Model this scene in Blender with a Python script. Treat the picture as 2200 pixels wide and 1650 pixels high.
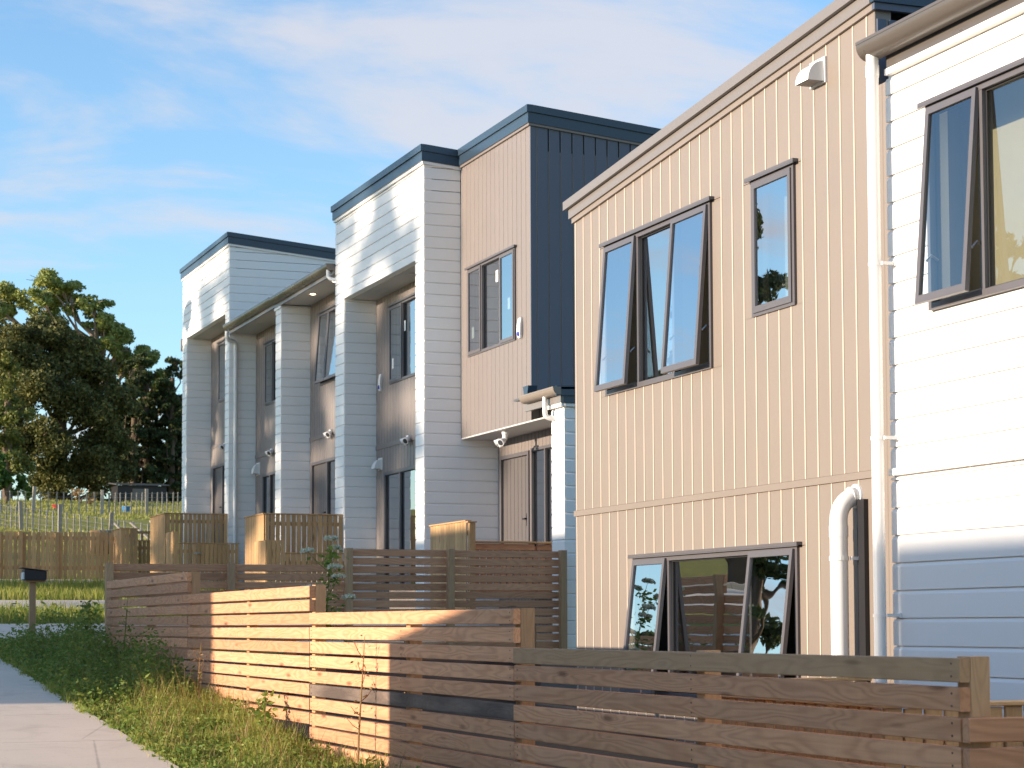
import bpy, bmesh, math, random
import numpy as np
from mathutils import Matrix, Vector
R = math.radians
random.seed(7); RNG = np.random.default_rng(7)
for o in list(bpy.data.objects): bpy.data.objects.remove(o)
SC = bpy.context.scene
COL = SC.collection
ZC = 2.2                       # eye height; every z below is measured from the eye and lifted by ZC at the end

# ------------------------------------------------------------------ camera
cam_d = bpy.data.cameras.new('camera'); cam = bpy.data.objects.new('camera', cam_d); COL.objects.link(cam)
_yaw, _pit, _rol = R(20.6413), R(3.4273), R(-0.2122)
Fv = Vector((math.sin(_yaw)*math.cos(_pit), math.cos(_yaw)*math.cos(_pit), math.sin(_pit)))
rv = Vector((math.cos(_yaw), -math.sin(_yaw), 0)); uv_ = rv.cross(Fv)
Rv = rv*math.cos(_rol)+uv_*math.sin(_rol); Uv = -rv*math.sin(_rol)+uv_*math.cos(_rol)
m = Matrix.Identity(4)
for i in range(3): m[i][0], m[i][1], m[i][2] = Rv[i], Uv[i], -Fv[i]
m[2][3] = ZC
cam.matrix_world = m
cam_d.sensor_width = 36; cam_d.lens = 4459.6/2200*36; cam_d.shift_y = (1074.23-825)/2200
cam_d.clip_start = .1; cam_d.clip_end = 3000
cam_d.dof.use_dof = True; cam_d.dof.focus_distance = 17; cam_d.dof.aperture_fstop = 8
SC.camera = cam

# ------------------------------------------------------------------ sky, sun, exposure
SUN_AZ, SUN_EL = R(2.0), R(10.0)          # azimuth measured from -X (street side) towards +Y
to_sun = Vector((-math.cos(SUN_EL)*math.cos(SUN_AZ), math.cos(SUN_EL)*math.sin(SUN_AZ), math.sin(SUN_EL)))
W = bpy.data.worlds.new('World'); SC.world = W; W.use_nodes = True
nt = W.node_tree; nt.nodes.clear()
def N(t, **k):
    n = nt.nodes.new(t)
    for a, b in k.items(): setattr(n, a, b)
    return n
out = N('ShaderNodeOutputWorld'); bg = N('ShaderNodeBackground'); bg.inputs[1].default_value = .15
sky = N('ShaderNodeTexSky'); sky.sky_type = 'NISHITA'; sky.sun_disc = False
sky.sun_elevation = SUN_EL; sky.sun_rotation = math.atan2(to_sun.x, to_sun.y)
sky.altitude = 50; sky.air_density = 1.0; sky.dust_density = .3; sky.ozone_density = 3.0
tc = N('ShaderNodeTexCoord'); sp = N('ShaderNodeSeparateXYZ'); nt.links.new(tc.outputs['Generated'], sp.inputs[0])
def MT(op, a, b=None, c=None):
    n = N('ShaderNodeMath', operation=op)
    for i, v in enumerate((a, b, c)):
        if v is None: continue
        if isinstance(v, (int, float)): n.inputs[i].default_value = v
        else: nt.links.new(v, n.inputs[i])
    return n.outputs[0]
den = MT('ADD', MT('MAXIMUM', sp.outputs[2], 0.0), .22)
cb = N('ShaderNodeCombineXYZ')
nt.links.new(MT('DIVIDE', sp.outputs[0], den), cb.inputs[0]); nt.links.new(MT('DIVIDE', sp.outputs[1], den), cb.inputs[1])
mp = N('ShaderNodeMapping'); mp.inputs['Location'].default_value = (2.3, 0.4, 0); mp.inputs['Rotation'].default_value = (0, 0, R(25)); mp.inputs['Scale'].default_value = (1, 1.7, 1)
nt.links.new(cb.outputs[0], mp.inputs[0])
n1 = N('ShaderNodeTexNoise'); n1.inputs['Scale'].default_value = 2.1; n1.inputs['Detail'].default_value = 9; n1.inputs['Roughness'].default_value = .58; n1.inputs['Distortion'].default_value = .35
nt.links.new(mp.outputs[0], n1.inputs['Vector'])
rp = N('ShaderNodeValToRGB'); rp.color_ramp.elements[0].position = .47; rp.color_ramp.elements[1].position = .70
rp.color_ramp.interpolation = 'EASE'
def lobe(d, w, k):
    dt = N('ShaderNodeVectorMath', operation='DOT_PRODUCT'); nt.links.new(tc.outputs['Generated'], dt.inputs[0]); dt.inputs[1].default_value = d
    return MT('MULTIPLY', MT('POWER', MT('MAXIMUM', dt.outputs['Value'], 0.0), w), k)
cov = MT('ADD', MT('ADD', n1.outputs['Fac'], lobe((.294, .918, .264), 140, .12)), lobe((.42, .87, .25), 220, .10))
nt.links.new(MT('SUBTRACT', cov, .03), rp.inputs[0])
mx = N('ShaderNodeMix', data_type='RGBA')
nt.links.new(MT('MULTIPLY', rp.outputs[0], .85), mx.inputs['Factor'])
nt.links.new(sky.outputs[0], mx.inputs['A']); mx.inputs['B'].default_value = (2.25, 2.27, 2.48, 1)
nt.links.new(mx.outputs['Result'], bg.inputs[0]); nt.links.new(bg.outputs[0], out.inputs[0])
sd = bpy.data.lights.new('sun', 'SUN'); sd.energy = 4.1; sd.angle = R(.53); sd.color = (1, .84, .66)
sun = bpy.data.objects.new('sun', sd); COL.objects.link(sun)
sun.rotation_euler = (-to_sun).to_track_quat('-Z', 'Y').to_euler(); sun.location = (-20, 0, 30)
SC.view_settings.view_transform = 'Standard'; SC.view_settings.look = 'None'
SC.view_settings.exposure = 1.15; SC.view_settings.gamma = 1; SC.view_settings.use_curve_mapping = False
SC.render.engine = 'CYCLES'; SC.cycles.max_bounces = 6; SC.cycles.transparent_max_bounces = 10

# ------------------------------------------------------------------ materials
def newmat(name):
    M = bpy.data.materials.new(name); M.use_nodes = True
    t = M.node_tree; t.nodes.clear()
    o = t.nodes.new('ShaderNodeOutputMaterial'); b = t.nodes.new('ShaderNodeBsdfPrincipled')
    t.links.new(b.outputs[0], o.inputs[0])
    return M, t, b, o
def node(t, typ, ins=None, **k):
    n = t.nodes.new(typ)
    for a, b in k.items(): setattr(n, a, b)
    for a, b in (ins or {}).items():
        if hasattr(b, 'is_output'): t.links.new(b, n.inputs[a])
        else: n.inputs[a].default_value = b
    return n
def math_(t, op, a, b=0.0): return node(t, 'ShaderNodeMath', {0: a, 1: b}, operation=op).outputs[0]
def mixc(t, f, a, b, bt='MIX'):
    return node(t, 'ShaderNodeMix', {'Factor': f, 'A': a, 'B': b}, data_type='RGBA', blend_type=bt).outputs['Result']
def c4(c): return (c[0], c[1], c[2], 1)
def scl(c, k): return (c[0]*k, c[1]*k, c[2]*k, 1)
def paint(name, col, rough=.45, var=.07, spec=.4, scale=3.0, bump=.02, streak=0.0):
    M, t, b, o = newmat(name)
    tcn = node(t, 'ShaderNodeTexCoord'); oi = node(t, 'ShaderNodeObjectInfo')
    off = node(t, 'ShaderNodeVectorMath', {0: tcn.outputs['Object'], 1: oi.outputs['Location']}, operation='ADD').outputs[0]
    nz = node(t, 'ShaderNodeTexNoise', {'Vector': off, 'Scale': scale, 'Detail': 4.0, 'Roughness': .6})
    fac = math_(t, 'ADD', math_(t, 'MULTIPLY', nz.outputs['Fac'], .7), math_(t, 'MULTIPLY', oi.outputs['Random'], .3))
    c = mixc(t, fac, scl(col, 1-var), scl(col, 1+var))
    if streak:
        mpn = node(t, 'ShaderNodeMapping', {'Vector': off, 'Scale': (9, 9, .7)})
        ns = node(t, 'ShaderNodeTexNoise', {'Vector': mpn.outputs[0], 'Scale': 1.0, 'Detail': 5.0, 'Roughness': .65})
        mr = node(t, 'ShaderNodeMapRange', {'Value': ns.outputs['Fac'], 'From Min': .52, 'From Max': .8, 'To Min': 0.0, 'To Max': streak})
        c = mixc(t, mr.outputs[0], c, scl(col, .55))
    t.links.new(c, b.inputs['Base Color'])
    r = node(t, 'ShaderNodeMapRange', {'Value': nz.outputs['Fac'], 'To Min': rough-.08, 'To Max': rough+.1})
    t.links.new(r.outputs[0], b.inputs['Roughness']); b.inputs['Specular IOR Level'].default_value = spec
    if bump:
        nb = node(t, 'ShaderNodeTexNoise', {'Vector': off, 'Scale': 60.0, 'Detail': 3.0})
        bp = node(t, 'ShaderNodeBump', {'Height': nb.outputs['Fac'], 'Strength': bump*4, 'Distance': .004})
        t.links.new(bp.outputs[0], b.inputs['Normal'])
    return M
def wood(name, light, dark, rough=.72, grey=.25, greycol=(.30, .27, .25), knots=True, contrast=1.0, stain=None):
    """sawn pine: growth-ring figure from isolines of stretched noise, long streaks, knots; grain runs along local X"""
    M, t, b, o = newmat(name)
    tcn = node(t, 'ShaderNodeTexCoord'); oi = node(t, 'ShaderNodeObjectInfo')
    rnd = node(t, 'ShaderNodeCombineXYZ', {0: math_(t, 'MULTIPLY', oi.outputs['Random'], 91.0), 1: math_(t, 'MULTIPLY', oi.outputs['Random'], 37.0), 2: math_(t, 'MULTIPLY', oi.outputs['Random'], 53.0)})
    v = node(t, 'ShaderNodeVectorMath', {0: tcn.outputs['Object'], 1: rnd.outputs[0]}, operation='ADD').outputs[0]
    m1 = node(t, 'ShaderNodeMapping', {'Vector': v, 'Scale': (1.1, 8, 8)})
    n1 = node(t, 'ShaderNodeTexNoise', {'Vector': m1.outputs[0], 'Scale': 1.0, 'Detail': 1.6, 'Roughness': .45, 'Distortion': .4})
    ring = math_(t, 'ADD', math_(t, 'MULTIPLY', math_(t, 'SINE', math_(t, 'MULTIPLY', n1.outputs['Fac'], 78.0)), .5), .5)
    ring = math_(t, 'POWER', ring, 1.6)
    m2 = node(t, 'ShaderNodeMapping', {'Vector': v, 'Scale': (1.6, 60, 60)})
    n2 = node(t, 'ShaderNodeTexNoise', {'Vector': m2.outputs[0], 'Scale': 1.0, 'Detail': 4.0, 'Roughness': .6})
    f = math_(t, 'ADD', math_(t, 'MULTIPLY', ring, .25*contrast), math_(t, 'MULTIPLY', n2.outputs['Fac'], .55))
    c = mixc(t, f, c4(light), c4(dark))
    m3 = node(t, 'ShaderNodeMapping', {'Vector': v, 'Scale': (2.2, 6, 6)})
    n3 = node(t, 'ShaderNodeTexNoise', {'Vector': m3.outputs[0], 'Scale': 1.0, 'Detail': 4.0, 'Roughness': .6})
    g = node(t, 'ShaderNodeMapRange', {'Value': n3.outputs['Fac'], 'From Min': .4, 'From Max': .75, 'To Min': 0.0, 'To Max': grey})
    c = mixc(t, g.outputs[0], c, c4(greycol))
    # saw-mill cross banding
    m4 = node(t, 'ShaderNodeMapping', {'Vector': v, 'Scale': (22, 2, 2)})
    n4 = node(t, 'ShaderNodeTexNoise', {'Vector': m4.outputs[0], 'Scale': 1.0, 'Detail': 2.0})
    c = mixc(t, math_(t, 'MULTIPLY', n4.outputs['Fac'], .16*contrast), c, scl(dark, .8))
    if knots:
        mk = node(t, 'ShaderNodeMapping', {'Vector': v, 'Scale': (1.5, 5, 7)})
        vk = node(t, 'ShaderNodeTexVoronoi', {'Vector': mk.outputs[0], 'Scale': 1.0, 'Randomness': 1.0})
        k = node(t, 'ShaderNodeMapRange', {'Value': vk.outputs['Distance'], 'From Min': .05, 'From Max': .15, 'To Min': .75, 'To Max': 0.0})
        c = mixc(t, k.outputs[0], c, scl(dark, .45))
    val = node(t, 'ShaderNodeMapRange', {'Value': oi.outputs['Random'], 'To Min': .80, 'To Max': 1.16})
    hs = node(t, 'ShaderNodeHueSaturation', {'Color': c, 'Value': val.outputs[0], 'Saturation': 1.0})
    c = hs.outputs[0]
    if stain:
        ms = node(t, 'ShaderNodeMapping', {'Vector': v, 'Scale': (1.3, 7, 7)})
        nst = node(t, 'ShaderNodeTexNoise', {'Vector': ms.outputs[0], 'Scale': 1.0, 'Detail': 5.0})
        k = node(t, 'ShaderNodeMapRange', {'Value': nst.outputs['Fac'], 'From Min': .36, 'From Max': .6, 'To Min': .1, 'To Max': .92})
        c = mixc(t, k.outputs[0], c, c4(stain))
    t.links.new(c, b.inputs['Base Color'])
    b.inputs['Roughness'].default_value = rough; b.inputs['Specular IOR Level'].default_value = .2
    h = math_(t, 'ADD', math_(t, 'MULTIPLY', ring, .5), n2.outputs['Fac'])
    bp = node(t, 'ShaderNodeBump', {'Height': h, 'Strength': .35, 'Distance': .004})
    t.links.new(bp.outputs[0], b.inputs['Normal'])
    return M
def simple(name, col, rough=.5, metal=0.0, spec=.5, emit=None, es=0.0):
    M, t, b, o = newmat(name)
    b.inputs['Base Color'].default_value = c4(col); b.inputs['Roughness'].default_value = rough
    b.inputs['Metallic'].default_value = metal; b.inputs['Specular IOR Level'].default_value = spec
    if emit: b.inputs['Emission Color'].default_value = c4(emit); b.inputs['Emission Strength'].default_value = es
    return M
def foliage(name, c1, c2, c3, scale=.5, trans=.25, rough=.55):
    M, t, b, o = newmat(name)
    tcn = node(t, 'ShaderNodeTexCoord'); g = node(t, 'ShaderNodeNewGeometry')
    nz = node(t, 'ShaderNodeTexNoise', {'Vector': tcn.outputs['Object'], 'Scale': scale, 'Detail': 3.0})
    c = mixc(t, nz.outputs['Fac'], c4(c1), c4(c2))
    c = mixc(t, math_(t, 'POWER', g.outputs['Random Per Island'], 2.5), c, c4(c3))
    t.links.new(c, b.inputs['Base Color']); b.inputs['Roughness'].default_value = rough; b.inputs['Specular IOR Level'].default_value = .25
    tr = node(t, 'ShaderNodeBsdfTranslucent', {'Color': c})
    ms = node(t, 'ShaderNodeMixShader', {0: trans}); t.links.new(b.outputs[0], ms.inputs[1]); t.links.new(tr.outputs[0], ms.inputs[2])
    t.links.new(ms.outputs[0], o.inputs[0])
    return M
def glassmat(name, ior=4.0, tint=(.90, .94, .93), add=.24):
    M, t, b, o = newmat(name); t.nodes.remove(b)
    fr = node(t, 'ShaderNodeFresnel', {'IOR': ior})
    tcn = node(t, 'ShaderNodeTexCoord'); oi = node(t, 'ShaderNodeObjectInfo')
    off = node(t, 'ShaderNodeVectorMath', {0: tcn.outputs['Object'], 1: oi.outputs['Location']}, operation='ADD').outputs[0]
    nz = node(t, 'ShaderNodeTexNoise', {'Vector': off, 'Scale': 2.3, 'Detail': 1.0})
    bp = node(t, 'ShaderNodeBump', {'Height': nz.outputs['Fac'], 'Strength': .05, 'Distance': .02})
    gl = node(t, 'ShaderNodeBsdfGlossy', {'Color': (.95, .97, 1, 1), 'Roughness': .004, 'Normal': bp.outputs[0]})
    tr = node(t, 'ShaderNodeBsdfTransparent', {'Color': c4(tint)})
    fac = node(t, 'ShaderNodeMath', {0: fr.outputs[0], 1: add}, operation='ADD', use_clamp=True)
    bf = node(t, 'ShaderNodeNewGeometry')
    fc = math_(t, 'MULTIPLY', fac.outputs[0], math_(t, 'SUBTRACT', 1.0, bf.outputs['Backfacing']))
    ms = node(t, 'ShaderNodeMixShader', {0: fc}); t.links.new(tr.outputs[0], ms.inputs[1]); t.links.new(gl.outputs[0], ms.inputs[2])
    t.links.new(ms.outputs[0], o.inputs[0])
    return M
MA = {}
MA['white'] = paint('weatherboard_white', (.82, .80, .775), .42, .03, .4, 2.0, .015, .05)
MA['beige'] = paint('cladding_beige', (.228, .187, .157), .40, .05, .5, 2.0, .02, .06)
MA['cream'] = paint('joint_cream', (.54, .45, .37), .4, .03)
MA['taupe'] = paint('cladding_taupe', (.205, .172, .158), .40, .05, .5, 2.0, .02, .05)
MA['navy'] = paint('fascia_shade_navy', (.030, .052, .080), .32, .06, .5, 1.5, 0)  # blue of shaded fascia metal put into the colour
MA['side_shade'] = paint('cladding_side_shade', (.085, .098, .135), .40, .05, .5, 2.0, .02, .05)  # same cladding as the fronts, with side-wall shade put into its colour
MA['fascia'] = paint('fascia_metal', (.19, .168, .155), .30, .05, .5, 1.5, 0)
MA['gutter'] = paint('gutter_metal', (.10, .085, .074), .28, .12, .6, 2.5, .01, .1)
MA['soffit'] = paint('soffit_board', (.50, .48, .46), .6, .03)
MA['frame'] = paint('aluminium_joinery', (.105, .096, .102), .35, .08, .5, 4.0, 0)
MA['seal'] = simple('rubber_seal', (.012, .012, .014), .6)
MA['glass'] = glassmat('window_glass')
MA['clearglass'] = glassmat('window_glass_clear', 2.3, add=.02)
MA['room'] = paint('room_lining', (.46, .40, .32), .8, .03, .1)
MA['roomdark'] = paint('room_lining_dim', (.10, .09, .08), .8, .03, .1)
MA['curtain'] = paint('curtain_tan', (.36, .29, .20), .85, .12, .1, 6.0, 0, .15)
MA['obscure'] = paint('obscure_blind', (.42, .43, .40), .7, .05)
MA['pvc'] = paint('pvc_white', (.74, .73, .71), .35, .03, .5)
MA['black'] = paint('plain_black', (.018, .017, .020), .45, .1, .4)
MA['door'] = paint('door_panel', (.12, .105, .10), .3, .05, .5)
MA['roof'] = paint('roof_steel', (.09, .09, .095), .35, .08, .5)
MA['chrome'] = simple('stay_metal', (.5, .5, .5), .3, 1.0)
MA['blue'] = simple('alarm_blue', (.01, .02, .35), .2)
MA['lamp'] = simple('downlight_lit', (1, .8, .6), .4, emit=(1, .72, .42), es=6)
MA['lens'] = simple('camera_lens', (.05, .05, .06), .15)
MA['sticker'] = paint('glass_sticker', (.72, .71, .68), .5, .02)
MA['wood1'] = wood('weathered_pine', (.76, .40, .215), (.34, .135, .066), grey=.2, greycol=(.56, .37, .26), contrast=1.1)
MA['wood1s'] = wood('weathered_pine_stained', (.30, .22, .17), (.14, .095, .075), grey=.4, greycol=(.2, .18, .17), stain=(.085, .062, .052))
MA['wood2'] = wood('brown_pine', (.72, .37, .20), (.36, .155, .083), grey=.2, greycol=(.5, .32, .22), contrast=1.1)
MA['wood3'] = wood('new_pine', (.64, .40, .195), (.39, .21, .088), grey=.2, greycol=(.46, .33, .2), contrast=.8)
MA['wood4'] = wood('post_pine', (.58, .355, .195), (.33, .185, .095), grey=.22, greycol=(.44, .33, .23))
MA['wood5'] = wood('picket_pine', (.76, .48, .245), (.44, .245, .11), grey=.25, greycol=(.5, .37, .21))
MA['greywood'] = wood('grey_post', (.42, .37, .31), (.25, .21, .17), grey=.5, greycol=(.45, .42, .38))
MA['nail'] = simple('nail_head', (.05, .04, .035), .5)
MA['wire'] = simple('fence_wire', (.35, .35, .34), .45, .7)
MA['bark'] = paint('tree_bark', (.13, .095, .07), .85, .3, .1, 3.0, .05)
MA['barkpale'] = paint('gum_bark', (.33, .25, .19), .8, .3, .1, 2.0, .04)
MA['leafgum'] = foliage('gum_leaf', (.18, .26, .065), (.28, .32, .09), (.42, .39, .12), .35)
MA['leafdark'] = foliage('cypress_leaf', (.050, .072, .022), (.105, .11, .034), (.23, .20, .06), .45)
MA['leaflit'] = foliage('conifer_leaf', (.09, .125, .028), (.15, .165, .04), (.24, .23, .06), .35)
MA['leafpine'] = foliage('pine_leaf', (.034, .056, .024), (.06, .088, .034), (.12, .135, .045), .4)
MA['leafbush'] = foliage('bush_leaf', (.03, .075, .012), (.06, .12, .02), (.10, .16, .03), .6)
MA['grass'] = foliage('grass_blade', (.18, .27, .04), (.35, .35, .07), (.50, .43, .14), 1.1, .4)
MA['fieldgrass'] = foliage('field_blade', (.22, .27, .045), (.38, .36, .085), (.5, .42, .15), .15, .4)
MA['weed'] = foliage('weed_leaf', (.09, .19, .03), (.21, .28, .055), (.34, .35, .08), 1.5, .4)
MA['straw'] = foliage('straw_stem', (.30, .20, .09), (.38, .27, .12), (.22, .10, .05), 2.0, .2)
MA['flower'] = foliage('white_umbel', (.62, .64, .52), (.7, .7, .6), (.5, .56, .3), 3.0, .2)
def concrete(name, col):
    M, t, b, o = newmat(name)
    tcn = node(t, 'ShaderNodeTexCoord')
    n1 = node(t, 'ShaderNodeTexNoise', {'Vector': tcn.outputs['Object'], 'Scale': .6, 'Detail': 6.0, 'Roughness': .6})
    mp_ = node(t, 'ShaderNodeMapping', {'Vector': tcn.outputs['Object'], 'Scale': (2, 90, 2)})
    n2 = node(t, 'ShaderNodeTexNoise', {'Vector': mp_.outputs[0], 'Scale': 1.0, 'Detail': 3.0})
    f = math_(t, 'ADD', math_(t, 'MULTIPLY', n1.outputs['Fac'], .7), math_(t, 'MULTIPLY', n2.outputs['Fac'], .3))
    c = mixc(t, f, scl(col, .78), scl(col, 1.18))
    sp_ = node(t, 'ShaderNodeTexNoise', {'Vector': tcn.outputs['Object'], 'Scale': 35.0, 'Detail': 2.0})
    k = node(t, 'ShaderNodeMapRange', {'Value': sp_.outputs['Fac'], 'From Min': .66, 'From Max': .74, 'To Min': 0.0, 'To Max': .4})
    c = mixc(t, k.outputs[0], c, scl(col, .5))
    st = node(t, 'ShaderNodeTexNoise', {'Vector': tcn.outputs['Object'], 'Scale': 1.7, 'Detail': 8.0, 'Roughness': .7, 'Distortion': .6})
    k2 = node(t, 'ShaderNodeMapRange', {'Value': st.outputs['Fac'], 'From Min': .52, 'From Max': .72, 'To Min': 0.0, 'To Max': .38})
    c = mixc(t, k2.outputs[0], c, (col[0]*.55, col[1]*.54, col[2]*.52, 1))
    vc = node(t, 'ShaderNodeTexVoronoi', {'Vector': tcn.outputs['Object'], 'Scale': .45, 'Randomness': 1.0}, feature='DISTANCE_TO_EDGE')
    k3 = node(t, 'ShaderNodeMapRange', {'Value': math_(t, 'ADD', vc.outputs['Distance'], math_(t, 'MULTIPLY', n1.outputs['Fac'], .02)), 'From Min': .010, 'From Max': .014, 'To Min': .45, 'To Max': 0.0})
    c = mixc(t, k3.outputs[0], c, scl(col, .35))
    t.links.new(c, b.inputs['Base Color']); b.inputs['Roughness'].default_value = .85; b.inputs['Specular IOR Level'].default_value = .2
    bp = node(t, 'ShaderNodeBump', {'Height': n2.outputs['Fac'], 'Strength': .25, 'Distance': .003}); t.links.new(bp.outputs[0], b.inputs['Normal'])
    return M
MA['concrete'] = concrete('footpath_concrete', (.74, .61, .475))
def groundmat():
    M, t, b, o = newmat('soil_and_turf')
    tcn = node(t, 'ShaderNodeTexCoord')
    n1 = node(t, 'ShaderNodeTexNoise', {'Vector': tcn.outputs['Object'], 'Scale': .25, 'Detail': 8.0, 'Roughness': .62})
    n2 = node(t, 'ShaderNodeTexNoise', {'Vector': tcn.outputs['Object'], 'Scale': 6.0, 'Detail': 4.0})
    c = mixc(t, n1.outputs['Fac'], (.26, .26, .055, 1), (.44, .37, .11, 1))
    c = mixc(t, math_(t, 'MULTIPLY', n2.outputs['Fac'], .5), c, (.10, .085, .04, 1))
    t.links.new(c, b.inputs['Base Color']); b.inputs['Roughness'].default_value = .95; b.inputs['Specular IOR Level'].default_value = .05
    bp = node(t, 'ShaderNodeBump', {'Height': n2.outputs['Fac'], 'Strength': .6, 'Distance': .05}); t.links.new(bp.outputs[0], b.inputs['Normal'])
    return M
MA['ground'] = groundmat()

# ------------------------------------------------------------------ mesh helpers
def wloc(o):
    v = Vector((0, 0, 0))
    while o is not None: v = v+o.location; o = o.parent
    return v
class MB:
    def __init__(s): s.v = []; s.f = []
    def quad(s, a, b, c, d): i = len(s.v); s.v += [a, b, c, d]; s.f.append((i, i+1, i+2, i+3))
    def box(s, x0, x1, y0, y1, z0, z1):
        i = len(s.v)
        s.v += [(x, y, z) for z in (z0, z1) for y in (y0, y1) for x in (x0, x1)]
        s.f += [(i, i+2, i+3, i+1), (i+4, i+5, i+7, i+6), (i, i+1, i+5, i+4), (i+2, i+6, i+7, i+3), (i, i+4, i+6, i+2), (i+1, i+3, i+7, i+5)]
    def prism(s, poly, axis, a0, a1, f0=None, f1=None):
        """extrude polygon along an axis; poly coords are the two other axes in order; f0/f1 shift second coordinate at the ends"""
        i = len(s.v); n = len(poly)
        for a, sh in ((a0, f0 or 0), (a1, f1 or 0)):
            for p, q in poly:
                q2 = q+sh
                s.v.append({'x': (a, p, q2), 'y': (p, a, q2), 'z': (p, q2, a)}[axis])
        s.f.append(tuple(range(i, i+n))); s.f.append(tuple(range(i+2*n-1, i+n-1, -1)))
        for k in range(n): s.f.append((i+k, i+(k+1) % n, i+n+(k+1) % n, i+n+k))
    def tube(s, pts, rad, seg=10, cap=True):
        pts = [Vector(p) for p in pts]; n = len(pts); i0 = len(s.v)
        rad = rad if isinstance(rad, (list, tuple)) else [rad]*n
        ref = None
        for k, p in enumerate(pts):
            d = (pts[min(k+1, n-1)]-pts[max(k-1, 0)]).normalized()
            if ref is None: ref = Vector((1, 0, 0)) if abs(d.x) < .8 else Vector((0, 0, 1))
            a = d.cross(ref).normalized(); ref = a.cross(d).normalized(); b = d.cross(a)
            for q in range(seg):
                t = 2*math.pi*q/seg; w = p+(a*math.cos(t)+b*math.sin(t))*rad[k]; s.v.append(tuple(w))
        for k in range(n-1):
            for q in range(seg):
                s.f.append((i0+k*seg+q, i0+k*seg+(q+1) % seg, i0+(k+1)*seg+(q+1) % seg, i0+(k+1)*seg+q))
        if cap: s.f.append(tuple(range(i0+seg-1, i0-1, -1))); s.f.append(tuple(range(i0+(n-1)*seg, i0+n*seg)))
    def mesh(s, name, off=(0, 0, 0), smooth=False, recalc=True):
        me = bpy.data.meshes.new(name)
        me.from_pydata([(p[0]-off[0], p[1]-off[1], p[2]-off[2]) for p in s.v], [], s.f)
        if recalc:
            bm = bmesh.new(); bm.from_mesh(me); bmesh.ops.recalc_face_normals(bm, faces=bm.faces); bm.to_mesh(me); bm.free()
        if smooth:
            for p in me.polygons: p.use_smooth = True
        me.update(); return me
    def build(s, name, mat, parent=None, smooth=False, origin=None, recalc=True):
        off = Vector(origin) if origin is not None else (wloc(parent) if parent is not None else Vector((0, 0, 0)))
        me = s.mesh(name, off, smooth, recalc); me.materials.append(mat)
        o = bpy.data.objects.new(name, me); COL.objects.link(o)
        if parent is not None: o.parent = parent
        if origin is not None: o.location = off-(wloc(parent) if parent is not None else Vector((0, 0, 0)))
        return o
def add_smooth_angle(o, ang=40):
    for p in o.data.polygons: p.use_smooth = True
    try: o.data.set_sharp_from_angle(angle=R(ang))
    except Exception: pass
def thing(name, loc, label, cat, group=None):
    o = bpy.data.objects.new(name, None); COL.objects.link(o); o.location = loc; o.empty_display_size = .2
    tag(o, label, cat, group); return o
def tag(o, label, cat, group=None):
    o['label'] = label; o['category'] = cat
    if group: o['group'] = group
    return o
def struct(o, kind='structure'): o['kind'] = kind; return o
_cache = {}
def place(key, maker, name, mat, parent, loc, rot=(0, 0, 0)):
    """link a piece that shares its mesh with every alike piece; loc in world coordinates"""
    k = (key, mat.name)
    if k not in _cache:
        me = maker(); me.materials.append(mat); _cache[k] = me
    o = bpy.data.objects.new(name, _cache[k]); COL.objects.link(o)
    o.parent = parent; o.location = Vector(loc)-wloc(parent); o.rotation_euler = rot
    return o

# ---- facades: kind 'W' = plane X=c facing the street (-X), u = Y ; kind 'S' = plane Y=c facing the camera side (-Y), u = X
def P(kind, c, u, z, d): return (c-d, u, z) if kind == 'W' else (u, c-d, z)
def fbox(mb, kind, c, u0, u1, z0, z1, d0, d1):
    if kind == 'W': mb.box(c-d1, c-d0, u0, u1, z0, z1)
    else: mb.box(u0, u1, c-d1, c-d0, z0, z1)
def subtract(a, b, ints):
    segs = [(a, b)]
    for (p, q) in ints:
        ns = []
        for (s, e) in segs:
            if q <= s or p >= e: ns.append((s, e)); continue
            if p > s: ns.append((s, p))
            if q < e: ns.append((q, e))
        segs = ns
    return [(s, e) for s, e in segs if e-s > .012]
def hboard_mesh(kind, L, h):
    g = min(.008, h*.2); bv = min(.022, h*.3)
    prof = [(0, 0), (.017, 0), (.017, h-g-bv), (.006, h-g), (0, h-g)]
    mb = MB()
    if kind == 'W': mb.prism([(-d, z) for d, z in prof], 'y', 0, L)
    else: mb.prism([(-d, z) for d, z in prof], 'x', 0, L)
    return mb.mesh('weatherboard')
def hboards(parent, kind, c, u0, u1, z0, z1, pitch, zref, holes=(), mat=None, name='weatherboard', ztop=None, splits=()):
    k0 = math.floor((z0-zref)/pitch)
    k = k0; SPL = splits
    while zref+k*pitch < z1-.01:
        a, b = max(z0, zref+k*pitch), min(z1, zref+(k+1)*pitch); k += 1
        if b-a < .02: continue
        splits = SPL[k % len(SPL):k % len(SPL)+1] if SPL else ()
        full = [h for h in holes if h[2] <= a+.004 and h[3] >= b-.004]
        part = [h for h in holes if h not in full and h[2] < b-.004 and h[3] > a+.004]
        for (s, e) in subtract(u0, u1, [(h[0], h[1]) for h in full+part]):
            cuts = [s]+[x for x in splits if s+.3 < x < e-.3]+[e]
            for s2, e2 in zip(cuts[:-1], cuts[1:]):
                L, H = round(e2-s2, 3), round(b-a, 3)
                place(('hb', kind, L, H), lambda: hboard_mesh(kind, L, H), name, mat, parent, P(kind, c, s2, a, 0))
        for h in part:
            for (s, e) in subtract(a, b, [(h[2], h[3])]):
                uu0, uu1 = max(u0, h[0]), min(u1, h[1])
                L, H = round(uu1-uu0, 3), round(e-s, 3)
                if L > .02 and H > .02: place(('hb', kind, L, H), lambda: hboard_mesh(kind, L, H), name, mat, parent, P(kind, c, uu0, s, 0))
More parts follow.
